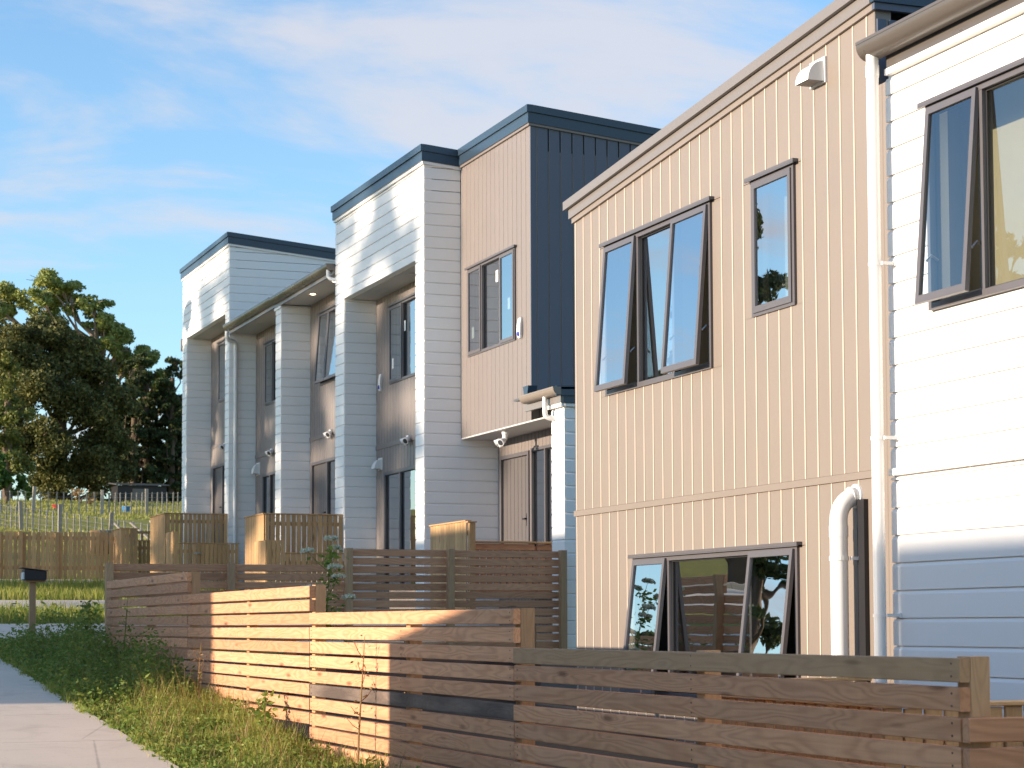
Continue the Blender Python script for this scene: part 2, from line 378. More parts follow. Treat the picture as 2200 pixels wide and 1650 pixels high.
def vboard_mesh(kind, w, H, rec):
    cf = .006
    prof = [(0.0, 0.0), (.012-cf, 0.0), (.012, cf), (.012, w-rec-cf), (.012-cf, w-rec), (0.0, w-rec)]
    mb = MB()
    if kind == 'W': mb.prism([(-d, u) for d, u in prof], 'z', 0, H)
    else: mb.prism([(u, -d) for d, u in prof], 'z', 0, H)
    return mb.mesh('cladding_board')
def vboards(parent, kind, c, u0, u1, z0, z1, pitch, uref, holes=(), mat=None, name='cladding_board', top=None, rec=.020, strip=None):
    k = math.floor((u0-uref)/pitch)
    while uref+k*pitch < u1-.004:
        a, b = max(u0, uref+k*pitch), min(u1, uref+(k+1)*pitch)
        joint = uref+(k+1)*pitch; k += 1
        if b-a < .015: continue
        zt = top((a+b)/2) if top else z1
        full = [h for h in holes if h[0] <= a+.004 and h[1] >= b-.004]
        part = [h for h in holes if h not in full and h[0] < b-.004 and h[1] > a+.004]
        for (s, e) in subtract(z0, zt, [(h[2], h[3]) for h in full+part]):
            w, H = round(b-a, 3), round(e-s, 2)
            place(('vb', kind, w, H, rec), lambda: vboard_mesh(kind, w, H, rec), name, mat, parent, P(kind, c, a, s, 0))
        for h in part:
            for (s, e) in subtract(a, b, [(h[0], h[1])]):
                w, H = round(e-s, 3), round(min(h[3], zt)-max(h[2], z0), 2)
                if w > .02 and H > .02: place(('vb', kind, w, H, rec), lambda: vboard_mesh(kind, w, H, rec), name, mat, parent, P(kind, c, s, max(h[2], z0), 0))
        if strip is not None and joint < u1-.01:
            for (s, e) in subtract(z0, zt, [(h[2], h[3]) for h in holes if h[0] < joint < h[1]]):
                H = round(e-s, 2)
                def mk():
                    mb = MB(); mb.box(-.016, -.002, -.008, .008, 0, H) if kind == 'W' else mb.box(-.011, .011, -.017, -.002, 0, H); return mb.mesh('joint_strip')
                place(('js', kind, H), mk, 'joint_strip', strip, parent, P(kind, c, joint, s, 0))
def wall(parent, kind, c, u0, u1, z0, z1, holes, mat, thick=.12, name='wall', top=None):
    """backing wall with real openings"""
    mb = MB()
    us = sorted({u0, u1}|{min(max(h[0], u0), u1) for h in holes}|{min(max(h[1], u0), u1) for h in holes})
    for a, b in zip(us[:-1], us[1:]):
        if b-a < 1e-4: continue
        zs = [(h[2], h[3]) for h in holes if h[0] <= a+1e-4 and h[1] >= b-1e-4]
        for s, e in subtract(z0, z1, zs):
            if top and e >= z1-1e-4:
                i = len(mb.v)
                for uu in (a, b):
                    zt = top(uu)
                    for (d, z) in ((0, s), (-thick, s), (-thick, zt), (0, zt)): mb.v.append(P(kind, c, uu, z, d))
                mb.f += [(i, i+1, i+2, i+3), (i+7, i+6, i+5, i+4)]+[(i+q, i+(q+1) % 4, i+4+(q+1) % 4, i+4+q) for q in range(4)]
            else: fbox(mb, kind, c, a, b, s, e, -thick, 0)
    return mb.build(name, mat, parent)
def room(parent, kind, c, u0, u1, z0, z1, depth, mat, d0=.13, marg=.25, floor=.6):
    mb = MB(); a, b, s, e = u0-marg, u1+marg, z0-floor, z1+.15; n, f = -d0, -depth
    q = lambda *pts: mb.quad(*[P(kind, c, *p) for p in pts])
    q((a, s, f), (b, s, f), (b, e, f), (a, e, f)); q((a, s, n), (a, s, f), (a, e, f), (a, e, n)); q((b, s, f), (b, s, n), (b, e, n), (b, e, f))
    q((a, s, n), (b, s, n), (b, s, f), (a, s, f)); q((a, e, f), (b, e, f), (b, e, n), (a, e, n))
    return mb.build('room_lining', mat, parent)
def ring(mb, kind, c, u0, u1, z0, z1, w, d0, d1):
    fbox(mb, kind, c, u0, u1, z0, z0+w, d0, d1); fbox(mb, kind, c, u0, u1, z1-w, z1, d0, d1)
    fbox(mb, kind, c, u0, u0+w, z0+w, z1-w, d0, d1); fbox(mb, kind, c, u1-w, u1, z0+w, z1-w, d0, d1)
def window(house, kind, c, u0, u1, z0, z1, lights, rm=2.5, flash=True, fw=.045, open_d=.10, rmat=None, name='window', stays=True, d0=-.05, d1=.03, glass=None):
    glass = glass or MA['glass']
    mb = MB(); ring(mb, kind, c, u0, u1, z0, z1, fw, d0, d1)
    bounds = [l[0] for l in lights[1:]]
    for u in bounds: fbox(mb, kind, c, u-fw*.5, u+fw*.5, z0+fw, z1-fw, d0, d1-.004)
    wn = mb.build(name, MA['frame'], house)
    if flash:
        m2 = MB(); fbox(m2, kind, c, u0-.05, u1+.05, z1+.002, z1+.026, .0125, .06); fbox(m2, kind, c, u0-.05, u1+.05, z1-.008, z1+.001, .048, .06)
        m2.build('window_flashing', MA['frame'], wn)
    for (a, b, ty) in lights:
        a2 = a+(fw if abs(a-u0) < 1e-4 else fw*.5); b2 = b-(fw if abs(b-u1) < 1e-4 else fw*.5); s, e = z0+fw, z1-fw
        if ty == 'fixed':
            mb = MB(); fbox(mb, kind, c, a2, b2, s, e, -.028, -.016); mb.build('pane', glass, wn)
            mb = MB(); ring(mb, kind, c, a2, b2, s, e, .012, -.014, -.002); mb.build('glazing_bead', MA['seal'], wn)
        elif ty == 'solid':
            mb = MB(); n = 7; wd = (b2-a2)/n
            fbox(mb, kind, c, a2, b2, s, e, -.045, -.02)
            for k in range(n): fbox(mb, kind, c, a2+k*wd+.006, a2+(k+1)*wd-.006, s+.02, e-.02, -.02, -.012)
            mb.build('door_leaf', MA['door'], wn)
            mb = MB(); uh = a2+.07; fbox(mb, kind, c, uh-.02, uh+.02, z0+.95, z0+1.15, -.02, .01); fbox(mb, kind, c, uh-.015, uh+.10, z0+1.05, z0+1.075, .01, .05)
            mb.build('handle', MA['black'], wn)
        else:
            ang = math.asin(open_d/(e-s)) if ty == 'open' else 0
            zt = e+.018; hz = zt-(s-.02); au, bu = a2-.012, b2+.012; ww = bu-au
            # built round the hinge line at its top edge
            mb = MB(); mk = (lambda x0, x1, y0, y1, z0_, z1_: mb.box(x0, x1, y0, y1, z0_, z1_))
            sw = .042; t0, t1 = (.004, .036)
            for (uu0, uu1, zz0, zz1) in ((0, ww, -hz, -hz+sw*1.2), (0, ww, -sw*1.1, 0), (0, sw, -hz+sw*1.2, -sw*1.1), (ww-sw, ww, -hz+sw*1.2, -sw*1.1)):
                if kind == 'W': mb.box(-t1, -t0, uu0, uu1, zz0, zz1)
                else: mb.box(uu0, uu1, -t1, -t0, zz0, zz1)
            hinge = Vector(P(kind, c, au, zt, d1-.016 if ty == 'open' else .006))
            rot = (0, ang, 0) if kind == 'W' else (-ang, 0, 0)
            me = mb.mesh('sash'); me.materials.append(MA['frame'])
            so = bpy.data.objects.new('sash', me); COL.objects.link(so); so.parent = wn; so.location = hinge-wloc(wn); so.rotation_euler = rot
            mb = MB()
            if kind == 'W': mb.box(-.022, -.012, sw, ww-sw, -hz+sw*1.2, -sw*1.1)
            else: mb.box(sw, ww-sw, -.022, -.012, -hz+sw*1.2, -sw*1.1)
            me = mb.mesh('pane'); me.materials.append(glass)
            po = bpy.data.objects.new('pane', me); COL.objects.link(po); po.parent = wn; po.location = hinge-wloc(wn); po.rotation_euler = rot
            mb = MB(); ring(mb, kind, c, a2, b2, s, e, .02, -.03, -.01); mb.build('rubber_seal', MA['seal'], wn)
            if ty == 'open' and stays:
                for uu in (au+.03, bu-.03):
                    mb = MB(); za = s+.22*(e-s)
                    od = .78*open_d
                    mb.tube([P(kind, c, uu, za, -.01), P(kind, c, uu, za+.03, od*.5), P(kind, c, uu, za-.01, od)], .009, 6)
                    mb.build('window_stay', MA['chrome'], wn)
    if rm: room(house, kind, c, u0, u1, z0, z1, rm, rmat or MA['room'])
    return wn
def quarter_gutter(mb, y0, y1, xf, zt, w=.13, h=.125):
    """quarter-round eaves gutter along Y, open on top, front towards -X"""
    pts = [(xf+w, zt-h)]
    n = 8
    for k in range(n+1):
        a = math.pi/2*(k/n); pts.append((xf+w*.72-w*.72*math.sin(a), zt-.02-(h-.02)*math.cos(a)))
    pts += [(xf-.004, zt-.02), (xf-.004, zt), (xf+.012, zt), (xf+.012, zt-.02)]
    inner = []
    for k in range(n, -1, -1):
        a = math.pi/2*(k/n); inner.append((xf+w*.72-(w*.72-.008)*math.sin(a), zt-.02-(h-.028)*math.cos(a)))
    pts += inner+[(xf+w, zt-h+.008)]
    mb.prism(pts, 'y', y0, y1)
    for (a, b) in ((y0-.003, y0), (y1, y1+.003)):
        mb.prism([(xf+w, zt-h)]+[(xf+w*.72-w*.72*math.sin(math.pi/2*k/n), zt-.02-(h-.02)*math.cos(math.pi/2*k/n)) for k in range(n+1)]+[(xf, zt), (xf+w, zt)], 'y', a, b)
def vent_hood(house, c, u0, u1, z0, z1, proj=.13):
    mb = MB(); fbox(mb, 'W', c, u0, u1, z0, z1, .012, .03); v = mb.build('vent_hood', MA['pvc'], house)
    n = 7; um, w = (u0+u1)/2, (u1-u0)*.42; mb = MB(); prof = []
    h = z1-z0
    for k in range(n+1):
        a = math.pi/2*k/n; prof.append((.03+proj*math.sin(a), z1-.03-(h*.78)*(1-math.cos(a))))
    for (q0, q1) in zip(prof[:-1], prof[1:]):
        mb.quad(P('W', c, um-w, q0[1], q0[0]), P('W', c, um+w, q0[1], q0[0]), P('W', c, um+w, q1[1], q1[0]), P('W', c, um-w, q1[1], q1[0]))
    for s in (-1, 1):
        i = len(mb.v); mb.v.append(P('W', c, um+s*w, prof[-1][1], .03)); mb.v += [P('W', c, um+s*w, z, d) for d, z in prof]; mb.f.append(tuple(range(i, len(mb.v))))
    mb.build('cowl', MA['pvc'], v)
    mb = MB()
    for k in range(5):
        dd = .04+proj*.8*k/5; fbox(mb, 'W', c, um-w+.005, um+w-.005, prof[-1][1]+.002, prof[-1][1]+.006, dd, dd+proj*.09)
    mb.build('grille', MA['soffit'], v)
def flood_light(house, p, on_wall=True):
    x, y, z = p; mb = MB()
    if on_wall: mb.box(x-.05, x, y-.05, y+.05, z-.04, z+.06)
    else: mb.tube([(x, y, z), (x, y, z-.05)], .055, 12); mb.tube([(x, y, z-.05), (x-.01, y, z-.14)], .04, 10)
    zz = z if on_wall else z-.14
    fl = mb.build('flood_light', MA['pvc'], house)
    for s in (-1, 1):
        mb = MB(); c0 = Vector((x-.07, y+s*.075, zz-.02)); d = Vector((-.75, s*.45, -.5)).normalized()
        mb.tube([c0-d*.05, c0-d*.02, c0+d*.06, c0+d*.065], [.025, .045, .06, .06], 12)
        mb.build('lamp_head', MA['pvc'], fl)
        mb = MB(); mb.tube([c0+d*.0655, c0+d*.070], [.048, .045], 12); mb.build('lens', MA['lens'], fl)
    mb = MB(); mb.tube([(x-.06, y, zz-.05), (x-.08, y, zz-.10), (x-.082, y, zz-.115)], [.03, .032, .015], 10); mb.build('sensor', MA['pvc'], fl)
def alarm_box(house, c, u, z):
    mb = MB(); w = .075
    prof = [(.0, .16), (.035, .15), (.05, .05), (.055, -.08), (.04, -.15), (0, -.16)]
    for k, (d, dz) in enumerate(prof):
        ww = w*(.75 if k in (0, 1) else .95 if k < 4 else .6)
        mb.v += [P('W', c, u-ww, z+dz, .012+d), P('W', c, u+ww, z+dz, .012+d)]
    for k in range(len(prof)-1): mb.f.append((2*k, 2*k+1, 2*k+3, 2*k+2))
    n = len(prof); mb.f.append(tuple(range(0, 2*n, 2))); mb.f.append(tuple(range(2*n-1, 0, -2)))
    b = mb.build('alarm_siren', MA['pvc'], house)
    mb = MB(); mb.tube([P('W', c, u, z-.085, .055), P('W', c, u, z-.085, .078)], [.045, .03], 12); mb.build('strobe', MA['blue'], b)
def plank_mesh(L, w, t, ch=.004, segs=1):
    mb = MB(); a, b = t/2, w/2
    prof = [(-a, -b+ch), (-a+ch, -b), (a-ch, -b), (a, -b+ch), (a, b-ch), (a-ch, b), (-a+ch, b), (-a, b-ch)]
    mb.prism(prof, 'x', 0, L); return mb.mesh('plank')
ROT = {'X': (0, 0, 0), 'Y': (0, 0, math.pi/2), 'ZS': (0, -math.pi/2, 0), 'ZW': (0, -math.pi/2, math.pi/2)}
def plank(parent, name, mat, p, ax, L, w, t, jit=0.0):
    L, w, t = round(L, 3), round(w, 3), round(t, 3)
    r = ROT[ax]
    if jit: r = tuple(v+random.uniform(-jit, jit) for v in r)
    return place(('pl', L, w, t), lambda: plank_mesh(L, w, t), name, mat, parent, p, r)

# ================================================================== ground
GA, GB = .06, 32.8
def gz(y):
    if y < 50: return GA*(y-GB)
    z = GA*(50-GB)
    if y < 66: return z+(y-50)*.118
    z += 16*.118
    if y < 92: return z+(y-66)*.098
    z += 26*.098
    return z+(y-92)*.03
def build_ground():
    xs = [-400, -200, -100, -60, -30, -15, -8, 0, 1.5]+[3+.25*k for k in range(0, 26)]+[10, 12, 15, 20, 30, 45, 70, 120, 250, 500]
    ys = [-120, -60, -30, -10, 0, 5]+[6+k for k in range(0, 90)]+[98, 104, 112, 125, 150, 200, 320, 600, 1200]
    mb = MB(); nx = len(xs)
    for y in ys:
        for x in xs: mb.v.append((x, y, gz(y)+(.025*math.sin(x*1.7+y*.9)+.02*math.sin(y*2.3-x) if y < 52 else .12*math.sin(x*.31+y*.23)+.08*math.sin(y*.5-x*.2))-.03))
    for j in range(len(ys)-1):
        for i in range(nx-1): mb.f.append((j*nx+i, j*nx+i+1, (j+1)*nx+i+1, (j+1)*nx+i))
    o = mb.build('ground', MA['ground'], smooth=True, recalc=False); struct(o)
    return o
build_ground()
def soilmat():
    M, t, b, o = newmat('garden_soil')
    tcn = node(t, 'ShaderNodeTexCoord')
    n1 = node(t, 'ShaderNodeTexNoise', {'Vector': tcn.outputs['Object'], 'Scale': 9.0, 'Detail': 7.0, 'Roughness': .7})
    t.links.new(mixc(t, n1.outputs['Fac'], (.035, .024, .016, 1), (.12, .085, .055, 1)), b.inputs['Base Color']); b.inputs['Roughness'].default_value = .95
    bp = node(t, 'ShaderNodeBump', {'Height': n1.outputs['Fac'], 'Strength': .8, 'Distance': .04}); t.links.new(bp.outputs[0], b.inputs['Normal'])
    return M
mb = MB(); ys_ = [2+1.0*k for k in range(25)]
for y in ys_: mb.v += [(4.46, y, gz(y)+.045), (7.3, y, gz(y)+.05), (11.4, y, gz(y)+.05)]
for k in range(len(ys_)-1): mb.f += [(3*k, 3*k+1, 3*k+4, 3*k+3), (3*k+1, 3*k+2, 3*k+5, 3*k+4)]
struct(mb.build('yard_soil', soilmat(), recalc=False))
def slab(name, x0, x1, y0, y1, up=.055, th=.12, ystep=2.4, label=None):
    """concrete slabs cast in bays with real control joints"""
    root = bpy.data.objects.new(name, None); COL.objects.link(root); root.location = ((x0+x1)/2, (y0+y1)/2, gz((y0+y1)/2)); struct(root)
    y = y0
    while y < y1-.01:
        e = min(y+ystep, y1)
        mb = MB(); i = 0; g = .006; a, b = y+g, e-g
        top = [(x0, a), (x1, a), (x1, b), (x0, b)]
        mb.v = [(p[0], p[1], gz(p[1])+up) for p in top]+[(p[0], p[1], gz(p[1])+up-th) for p in top]
        mb.f = [(0, 1, 2, 3), (7, 6, 5, 4)]+[(k, (k+1) % 4, 4+(k+1) % 4, 4+k) for k in range(4)]
        mb.build('concrete_slab', MA['concrete'], root); y = e
    return root
slab('footpath', -.2, 3.05, 2.0, 33.5, ystep=2.1)
slab('driveway', 3.06, 16, 27.9, 32.6, up=.05, ystep=4.7)
slab('driveway', 3.06, 16, 37.0, 40.2, up=.05, ystep=3.2)
slab('kerb', -12, 10.2, 48.35, 48.75, up=.12, th=.25, ystep=.4)
slab('road', -9.0, -3.2, -10, 60, up=.03, ystep=5.0)

# ================================================================== townhouses
def sloped(mb, axis, a0, a1, p0, p1, z0, z1, s0, s1):
    """bar along axis with its two ends lifted by s0, s1"""
    mb.prism([(p0, z0), (p1, z0), (p1, z1), (p0, z1)], axis, a0, a1, s0, s1)
def box_obj(name, mat, parent, *b):
    mb = MB(); mb.box(*b); return mb.build(name, mat, parent)

# ---- near townhouse with beige cladding
H1 = thing('townhouse', (7.4, 15.2, gz(15)), 'two storey townhouse clad in sunlit beige vertical boards with sloping roof edge and open windows', 'house')
SL = -.0886
def t1(u): return 3.80+SL*(u-17.96)
Y0, Y1 = 12.42, 17.93
hol1 = [(15.0, 17.17, 2.055, 3.42), (13.59, 14.28, 2.365, 3.43), (13.60, 16.58, -.62, .575)]
wall(H1, 'W', 7.4, Y0, Y1, -2.0, 3.7, hol1, MA['beige'], top=t1)
vboards(H1, 'W', 7.4, Y0, Y1, 1.058, 3.7, .1915, 17.694, hol1, MA['beige'], top=t1, rec=.003, strip=MA['cream'])
vboards(H1, 'W', 7.4, Y0, Y1, -1.9, 1.0, .1915, 17.694, hol1, MA['beige'], rec=.003, strip=MA['cream'])
box_obj('band_flashing', MA['beige'], H1, 7.372, 7.3985, Y0, Y1+.004, 1.003, 1.054)
mb = MB(); fbox(mb, 'S', Y0, 7.4, 14, 2.5, 4.1, -.12, 0); fbox(mb, 'S', Y1+.002, 7.525, 14, -2, 3.75, 0, .1); mb.box(13.9, 14, Y0+.13, Y1-.11, -2, 3.7)
mb.build('end_wall', MA['taupe'], H1)
box_obj('wall', MA['beige'], H1, 7.4, 7.52, 12.19, Y0-.001, -2.0, 3.72)
vboards(H1, 'W', 7.4, 12.19, Y0-.002, -1.9, 3.72, .1915, 17.694, (), MA['beige'], rec=.003)
vboards(H1, 'S', Y0, 7.402, 9.5, 2.6, 4.2, .19, 7.5, (), MA['side_shade'])
rf = MB(); sloped(rf, 'y', Y0-.02, Y1+.05, 7.42, 14.1, 3.93, 3.97, t1(Y0)-3.80, t1(Y1)-3.80); ro = rf.build('roof', MA['roof'], H1)
for nm, mt, d0, d1, z0, z1, e0 in (('eaves_trim', 'beige', .0005, .036, 3.765, 3.812, .0), ('fascia', 'fascia', .0008, .056, 3.813, 3.903, .03), ('roof_capping', 'fascia', -.06, .092, 3.9045, 3.985, .08)):
    mb = MB(); sloped(mb, 'y', Y0-.01-e0*.1, Y1+e0, 7.4-d1, 7.4-d0, z0, z1, SL*(Y0-17.96), SL*(Y1+e0-17.96)); mb.build(nm, MA[mt], ro)
    mb = MB(); fbox(mb, 'S', Y0, 7.4-d1, 12, z0-SL*5.55, z1-SL*5.55, max(d0, .0005)+.008, d1+.008); mb.build(nm, MA['navy' if mt != 'beige' else 'side_shade'], ro)  # side returns in darker copies of the front colours, shade painted in
window(H1, 'W', 7.4, 15.0, 17.17, 2.055, 3.42, [(15.0, 15.715, 'open'), (15.715, 16.455, 'fixed'), (16.455, 17.17, 'open')], rm=3.2)
window(H1, 'W', 7.4, 13.59, 14.28, 2.365, 3.43, [(13.59, 14.28, 'closed')], rm=.22, rmat=MA['obscure'])
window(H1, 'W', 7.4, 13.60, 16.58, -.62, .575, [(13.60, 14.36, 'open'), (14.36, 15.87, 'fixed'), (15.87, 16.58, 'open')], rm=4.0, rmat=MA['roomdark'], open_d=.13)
vent_hood(H1, 7.4, 13.09, 13.32, 3.92, 4.11)
mb = MB()
el = [(7.24, 12.75, -1.9), (7.24, 12.75, .62)]+[(7.24+.16*(1-math.cos(a)), 12.75, .72+.17*math.sin(a)) for a in [k*math.pi/2/8 for k in range(9)]]
mb.tube(el, .063, 20); vp = mb.build('vent_pipe', MA['pvc'], H1); add_smooth_angle(vp)
for t_ in (([(7.24, 12.75, .60), (7.24, 12.75, .68)], .067, 20), ([(7.372, 12.75, .889), (7.398, 12.75, .889)], [.085, .088], 20), ([(7.335, 12.75, .885), (7.35, 12.75, .888)], .068, 20)):
    mb = MB(); mb.tube(*t_); add_smooth_angle(mb.build('pipe_collar', MA['pvc'], vp))
mb = MB(); mb.tube([(7.24, 12.75, .435), (7.24, 12.75, .465)], .069, 20); mb.box(7.30, 7.39, 12.675, 12.70, .438, .462); mb.build('pipe_bracket', MA['pvc'], vp)
box_obj('plain_black', MA['black'], H1, 7.352, 7.386, 12.595, 12.69, -1.9, .86)  # flat black strip on the wall beside the vent pipe

# ---- near townhouse with white weatherboards
H2 = thing('townhouse', (7.32, 8.6, gz(9)), 'end townhouse in bright white weatherboards with brown gutter and tall white downpipe', 'house')
hol2 = [(9.2, 11.63, 2.034, 3.385)]
YE = 12.175
wall(H2, 'W', 7.34, 2.0, YE-.01, -2.2, 3.86, hol2, MA['white'])
hboards(H2, 'W', 7.337, 2.0, YE, 1.037, 3.712, .185, 3.588, hol2, MA['white'], splits=(10.85, 6.4, 11.4, 7.2, 8.8))
hboards(H2, 'W', 7.337, 2.0, YE, -2.0, .984, .185, .774, (), MA['white'], splits=(7.9, 11.15, 6.2, 10.2))
mb = MB()
for a, b in ((2.0, 11.248), (11.252, YE-.02)): mb.box(7.29, 7.336, a, b, .988, 1.033)
mb.build('belt_flashing', MA['white'], H2)
mb = MB(); mb.box(7.455, 13.9, YE-.02, YE+.1, -2.2, 3.9); mb.box(13.8, 13.9, 2, YE-.03, -2.2, 3.9); mb.box(7.46, 13.9, 2.0, 2.1, -2.2, 3.9); mb.build('end_wall', MA['white'], H2)
ro = MB(); ro.prism([(7.20, 3.90), (14, 4.45), (14, 4.49), (7.20, 3.94)], 'y', 1.9, 12.24); ro = ro.build('roof', MA['roof'], H2)
box_obj('fascia', MA['gutter'], ro, 7.29, 7.335, 2.0, YE-.06, 3.757, 3.862)
box_obj('eaves_trim', MA['white'], ro, 7.282, 7.334, 2.0, YE-.05, 3.714, 3.755)
box_obj('soffit', MA['seal'], ro, 7.26, 7.335, 2.0, YE-.04, 3.864, 3.9)
mb = MB(); quarter_gutter(mb, 2.0, 12.235, 7.13, 3.955); g = mb.build('gutter', MA['gutter'], ro); add_smooth_angle(g, 35)
window(H2, 'W', 7.32, 9.2, 11.63, 2.034, 3.385, [(9.2, 9.82, 'open'), (9.82, 11.0, 'fixed'), (11.0, 11.63, 'open')], rm=.4, rmat=MA['curtain'], glass=MA['clearglass'])
mb = MB(); mb.tube([(7.205, 12.15, 3.86), (7.205, 12.15, -2.0)], .042, 20); dp = mb.build('downpipe', MA['pvc'], H2); add_smooth_angle(dp)
for z in (2.42, 1.24, .05):
    mb = MB(); mb.tube([(7.205, 12.15, z-.012), (7.205, 12.15, z+.012)], .0465, 18); mb.box(7.22, 7.32, 12.075, 12.10, z-.011, z+.011); mb.box(7.308, 7.319, 12.06, 12.115, z-.016, z+.016); mb.build('pipe_bracket', MA['pvc'], dp)
mb = MB(); mb.tube([(7.205, 12.15, 3.78), (7.205, 12.15, 3.70)], [.046, .0455], 18); add_smooth_angle(mb.build('pipe_collar', MA['pvc'], dp))

# ---- taupe townhouse with the overhanging upper storey
H3 = thing('townhouse', (10.97, 29.8, gz(29)), 'taupe clad townhouse with overhanging upper storey above a recessed entry and side wall coloured as in shade', 'house')
XC, YC, YB = 10.97, 28.29, 31.418
hol3 = [(28.90, 31.03, 4.25, 5.66)]
wall(H3, 'W', XC, YC, YB-.002, 2.99, 7.42, hol3, MA['taupe'])
vboards(H3, 'W', XC, YC, YB-.02, 2.99, 7.40, .1905, 31.337, hol3, MA['taupe'])
mb = MB(); mb.box(XC+.13, 17, YC+.002, YC+.12, 3.0, 7.0); mb.build('end_wall', MA['taupe'], H3)
FALL = -.0925
vboards(H3, 'S', YC, XC-.012, 14.6, 3.15, 7.4, .1895, 11.072, (), MA['side_shade'], top=lambda u: 7.41+FALL*(u-XC))
def flat_top(H, x, y0, y1, z, depth, trimmat, fall=FALL, sides=(True, False), zs=(.0, .045, .2, .31)):
    """parapet: trim, fascia and capping along the street face (Y) and returns along X that fall to the back"""
    rf = MB(); rf.prism([(x-.01, z+zs[2]+.02), (x+depth, z+zs[2]+.02+fall*depth), (x+depth, z+zs[2]+.06+fall*depth), (x-.01, z+zs[2]+.06)], 'y', y0-.03, y1+.03)
    r = rf.build('roof', MA['roof'], H)
    for k, (nm, mt, d) in enumerate((('eaves_trim', trimmat, .032), ('fascia', MA['navy'], .05), ('roof_capping', MA['navy'], .075))):
        z0, z1 = z+zs[k]+(.001 if k else 0), z+zs[k+1]
        mb = MB(); mb.box(x-d, x-.0005, y0-d, y1+d*sides[1], z0, z1); mb.build(nm, mt, r)
        if sides[0]:
            mb = MB(); sloped(mb, 'x', x, x+depth, y0-d, y0-.0005, z0, z1, 0, fall*depth); mb.build(nm, mt, r)
        if sides[1]:
            mb = MB(); sloped(mb, 'x', x, x+depth, y1+.0005, y1+d, z0, z1, 0, fall*depth); mb.build(nm, mt, r)
    return r
flat_top(H3, XC-.012, YC-.012, YB-.06, 7.365, 6, MA['taupe'], zs=(0, .035, .19, .30))
window(H3, 'W', XC, 28.90, 31.03, 4.25, 5.66, [(28.90, 29.544, 'closed'), (29.544, 30.385, 'fixed'), (30.385, 31.03, 'closed')], rm=2.4)
alarm_box(H3, XC, 28.66, 4.40)
mb = MB(); mb.box(XC-.01, 11.61, 26.66, YB-.02, 2.965, 2.988); mb.build('soffit', MA['soffit'], H3)
holE = [(30.02, 31.30, .58, 2.70), (27.9, 29.92, .58, 2.72)]
wall(H3, 'W', 11.61, 26.76, YB-.01, -.6, 2.965, holE, MA['taupe'])
vboards(H3, 'W', 11.61, 27.2, YB-.02, -.5, 2.963, .15, 31.28, holE, MA['taupe'])
window(H3, 'W', 11.61, 30.02, 31.30, .58, 2.70, [(30.02, 31.30, 'solid')], rm=0, flash=False, name='entry_door', fw=.06)
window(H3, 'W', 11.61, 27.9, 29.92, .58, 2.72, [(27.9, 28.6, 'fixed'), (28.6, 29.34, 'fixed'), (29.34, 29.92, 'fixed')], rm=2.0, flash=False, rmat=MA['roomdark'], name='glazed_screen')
flood_light(H3, (11.1, 29.75, 2.963), on_wall=False)
for (u, z) in ((29.72, 5.35), (30.83, 4.62), (29.2, 4.85)):
    box_obj('glass_sticker', MA['sticker'], H3, XC-.010, XC-.006, u-.05, u+.05, z-.09, z+.09)
# porch
XL, YL = 10.825, 26.64
hboards(H3, 'W', XL, YL, 27.10, -.5, 3.02, .187, 1.549, (), MA['white'])
hboards(H3, 'S', YL, XL-.015, 13.2, -.5, 3.02, .187, 1.549, (), MA['white'])
mb = MB(); mb.box(XL, 13.2, YL, YL+.11, -.6, 3.03); mb.box(XL, XL+.11, YL+.11, 27.10, -.6, 3.03); mb.box(XL+.11, 11.6, 27.0, 27.1, -.6, 3.03); mb.build('porch_wall', MA['white'], H3)
rf = MB(); rf.prism([(10.68, 3.25), (13.2, 3.34), (13.2, 3.37), (10.68, 3.28)], 'y', YL-.10, YC-.02); pr = rf.build('porch_roof', MA['roof'], H3)
box_obj('fascia', MA['fascia'], pr, 10.74, 10.775, YL-.06, YC-.3, 3.075, 3.24)
box_obj('eaves_trim', MA['white'], pr, 10.755, 10.806, YL-.04, 27.13, 3.022, 3.072)
mb = MB(); sloped(mb, 'x', 10.776, 13.2, YL-.07, YL-.035, 3.065, 3.25, 0, .09); mb.build('fascia', MA['navy'], pr)  # side fascia darker than the front one, shade in the colour
mb = MB(); sloped(mb, 'x', 10.81, 13.2, YL-.05, YL-.02, 3.022, 3.062, 0, 0); mb.build('eaves_trim', MA['white'], pr)
mb = MB(); sloped(mb, 'x', 10.66, 13.2, YL-.10, YL-.0715, 3.16, 3.30, 0, .09); mb.build('roof_capping', MA['navy'], pr)
mb = MB(); quarter_gutter(mb, YL-.1, 27.86, 10.61, 3.285, .12, .11); add_smooth_angle(mb.build('gutter', MA['beige'], pr), 35)
mb = MB(); mb.tube([(10.68, 27.02, 3.19), (10.68, 27.02, 3.0)]+[(10.68+.09*(1-math.cos(a)), 27.02-.02*(1-math.cos(a)), 2.95-.06*math.sin(a)) for a in [k*math.pi/2/6 for k in range(7)]]+[(10.83, 27.0, 2.89)], .036, 14); add_smooth_angle(mb.build('downpipe', MA['pvc'], pr))
mb = MB(); mb.prism([(27.66, 3.30), (27.80, 3.30), (27.84, 3.42), (27.62, 3.42)], 'x', 10.66, 10.80); mb.build('rain_head', MA['navy'], pr)

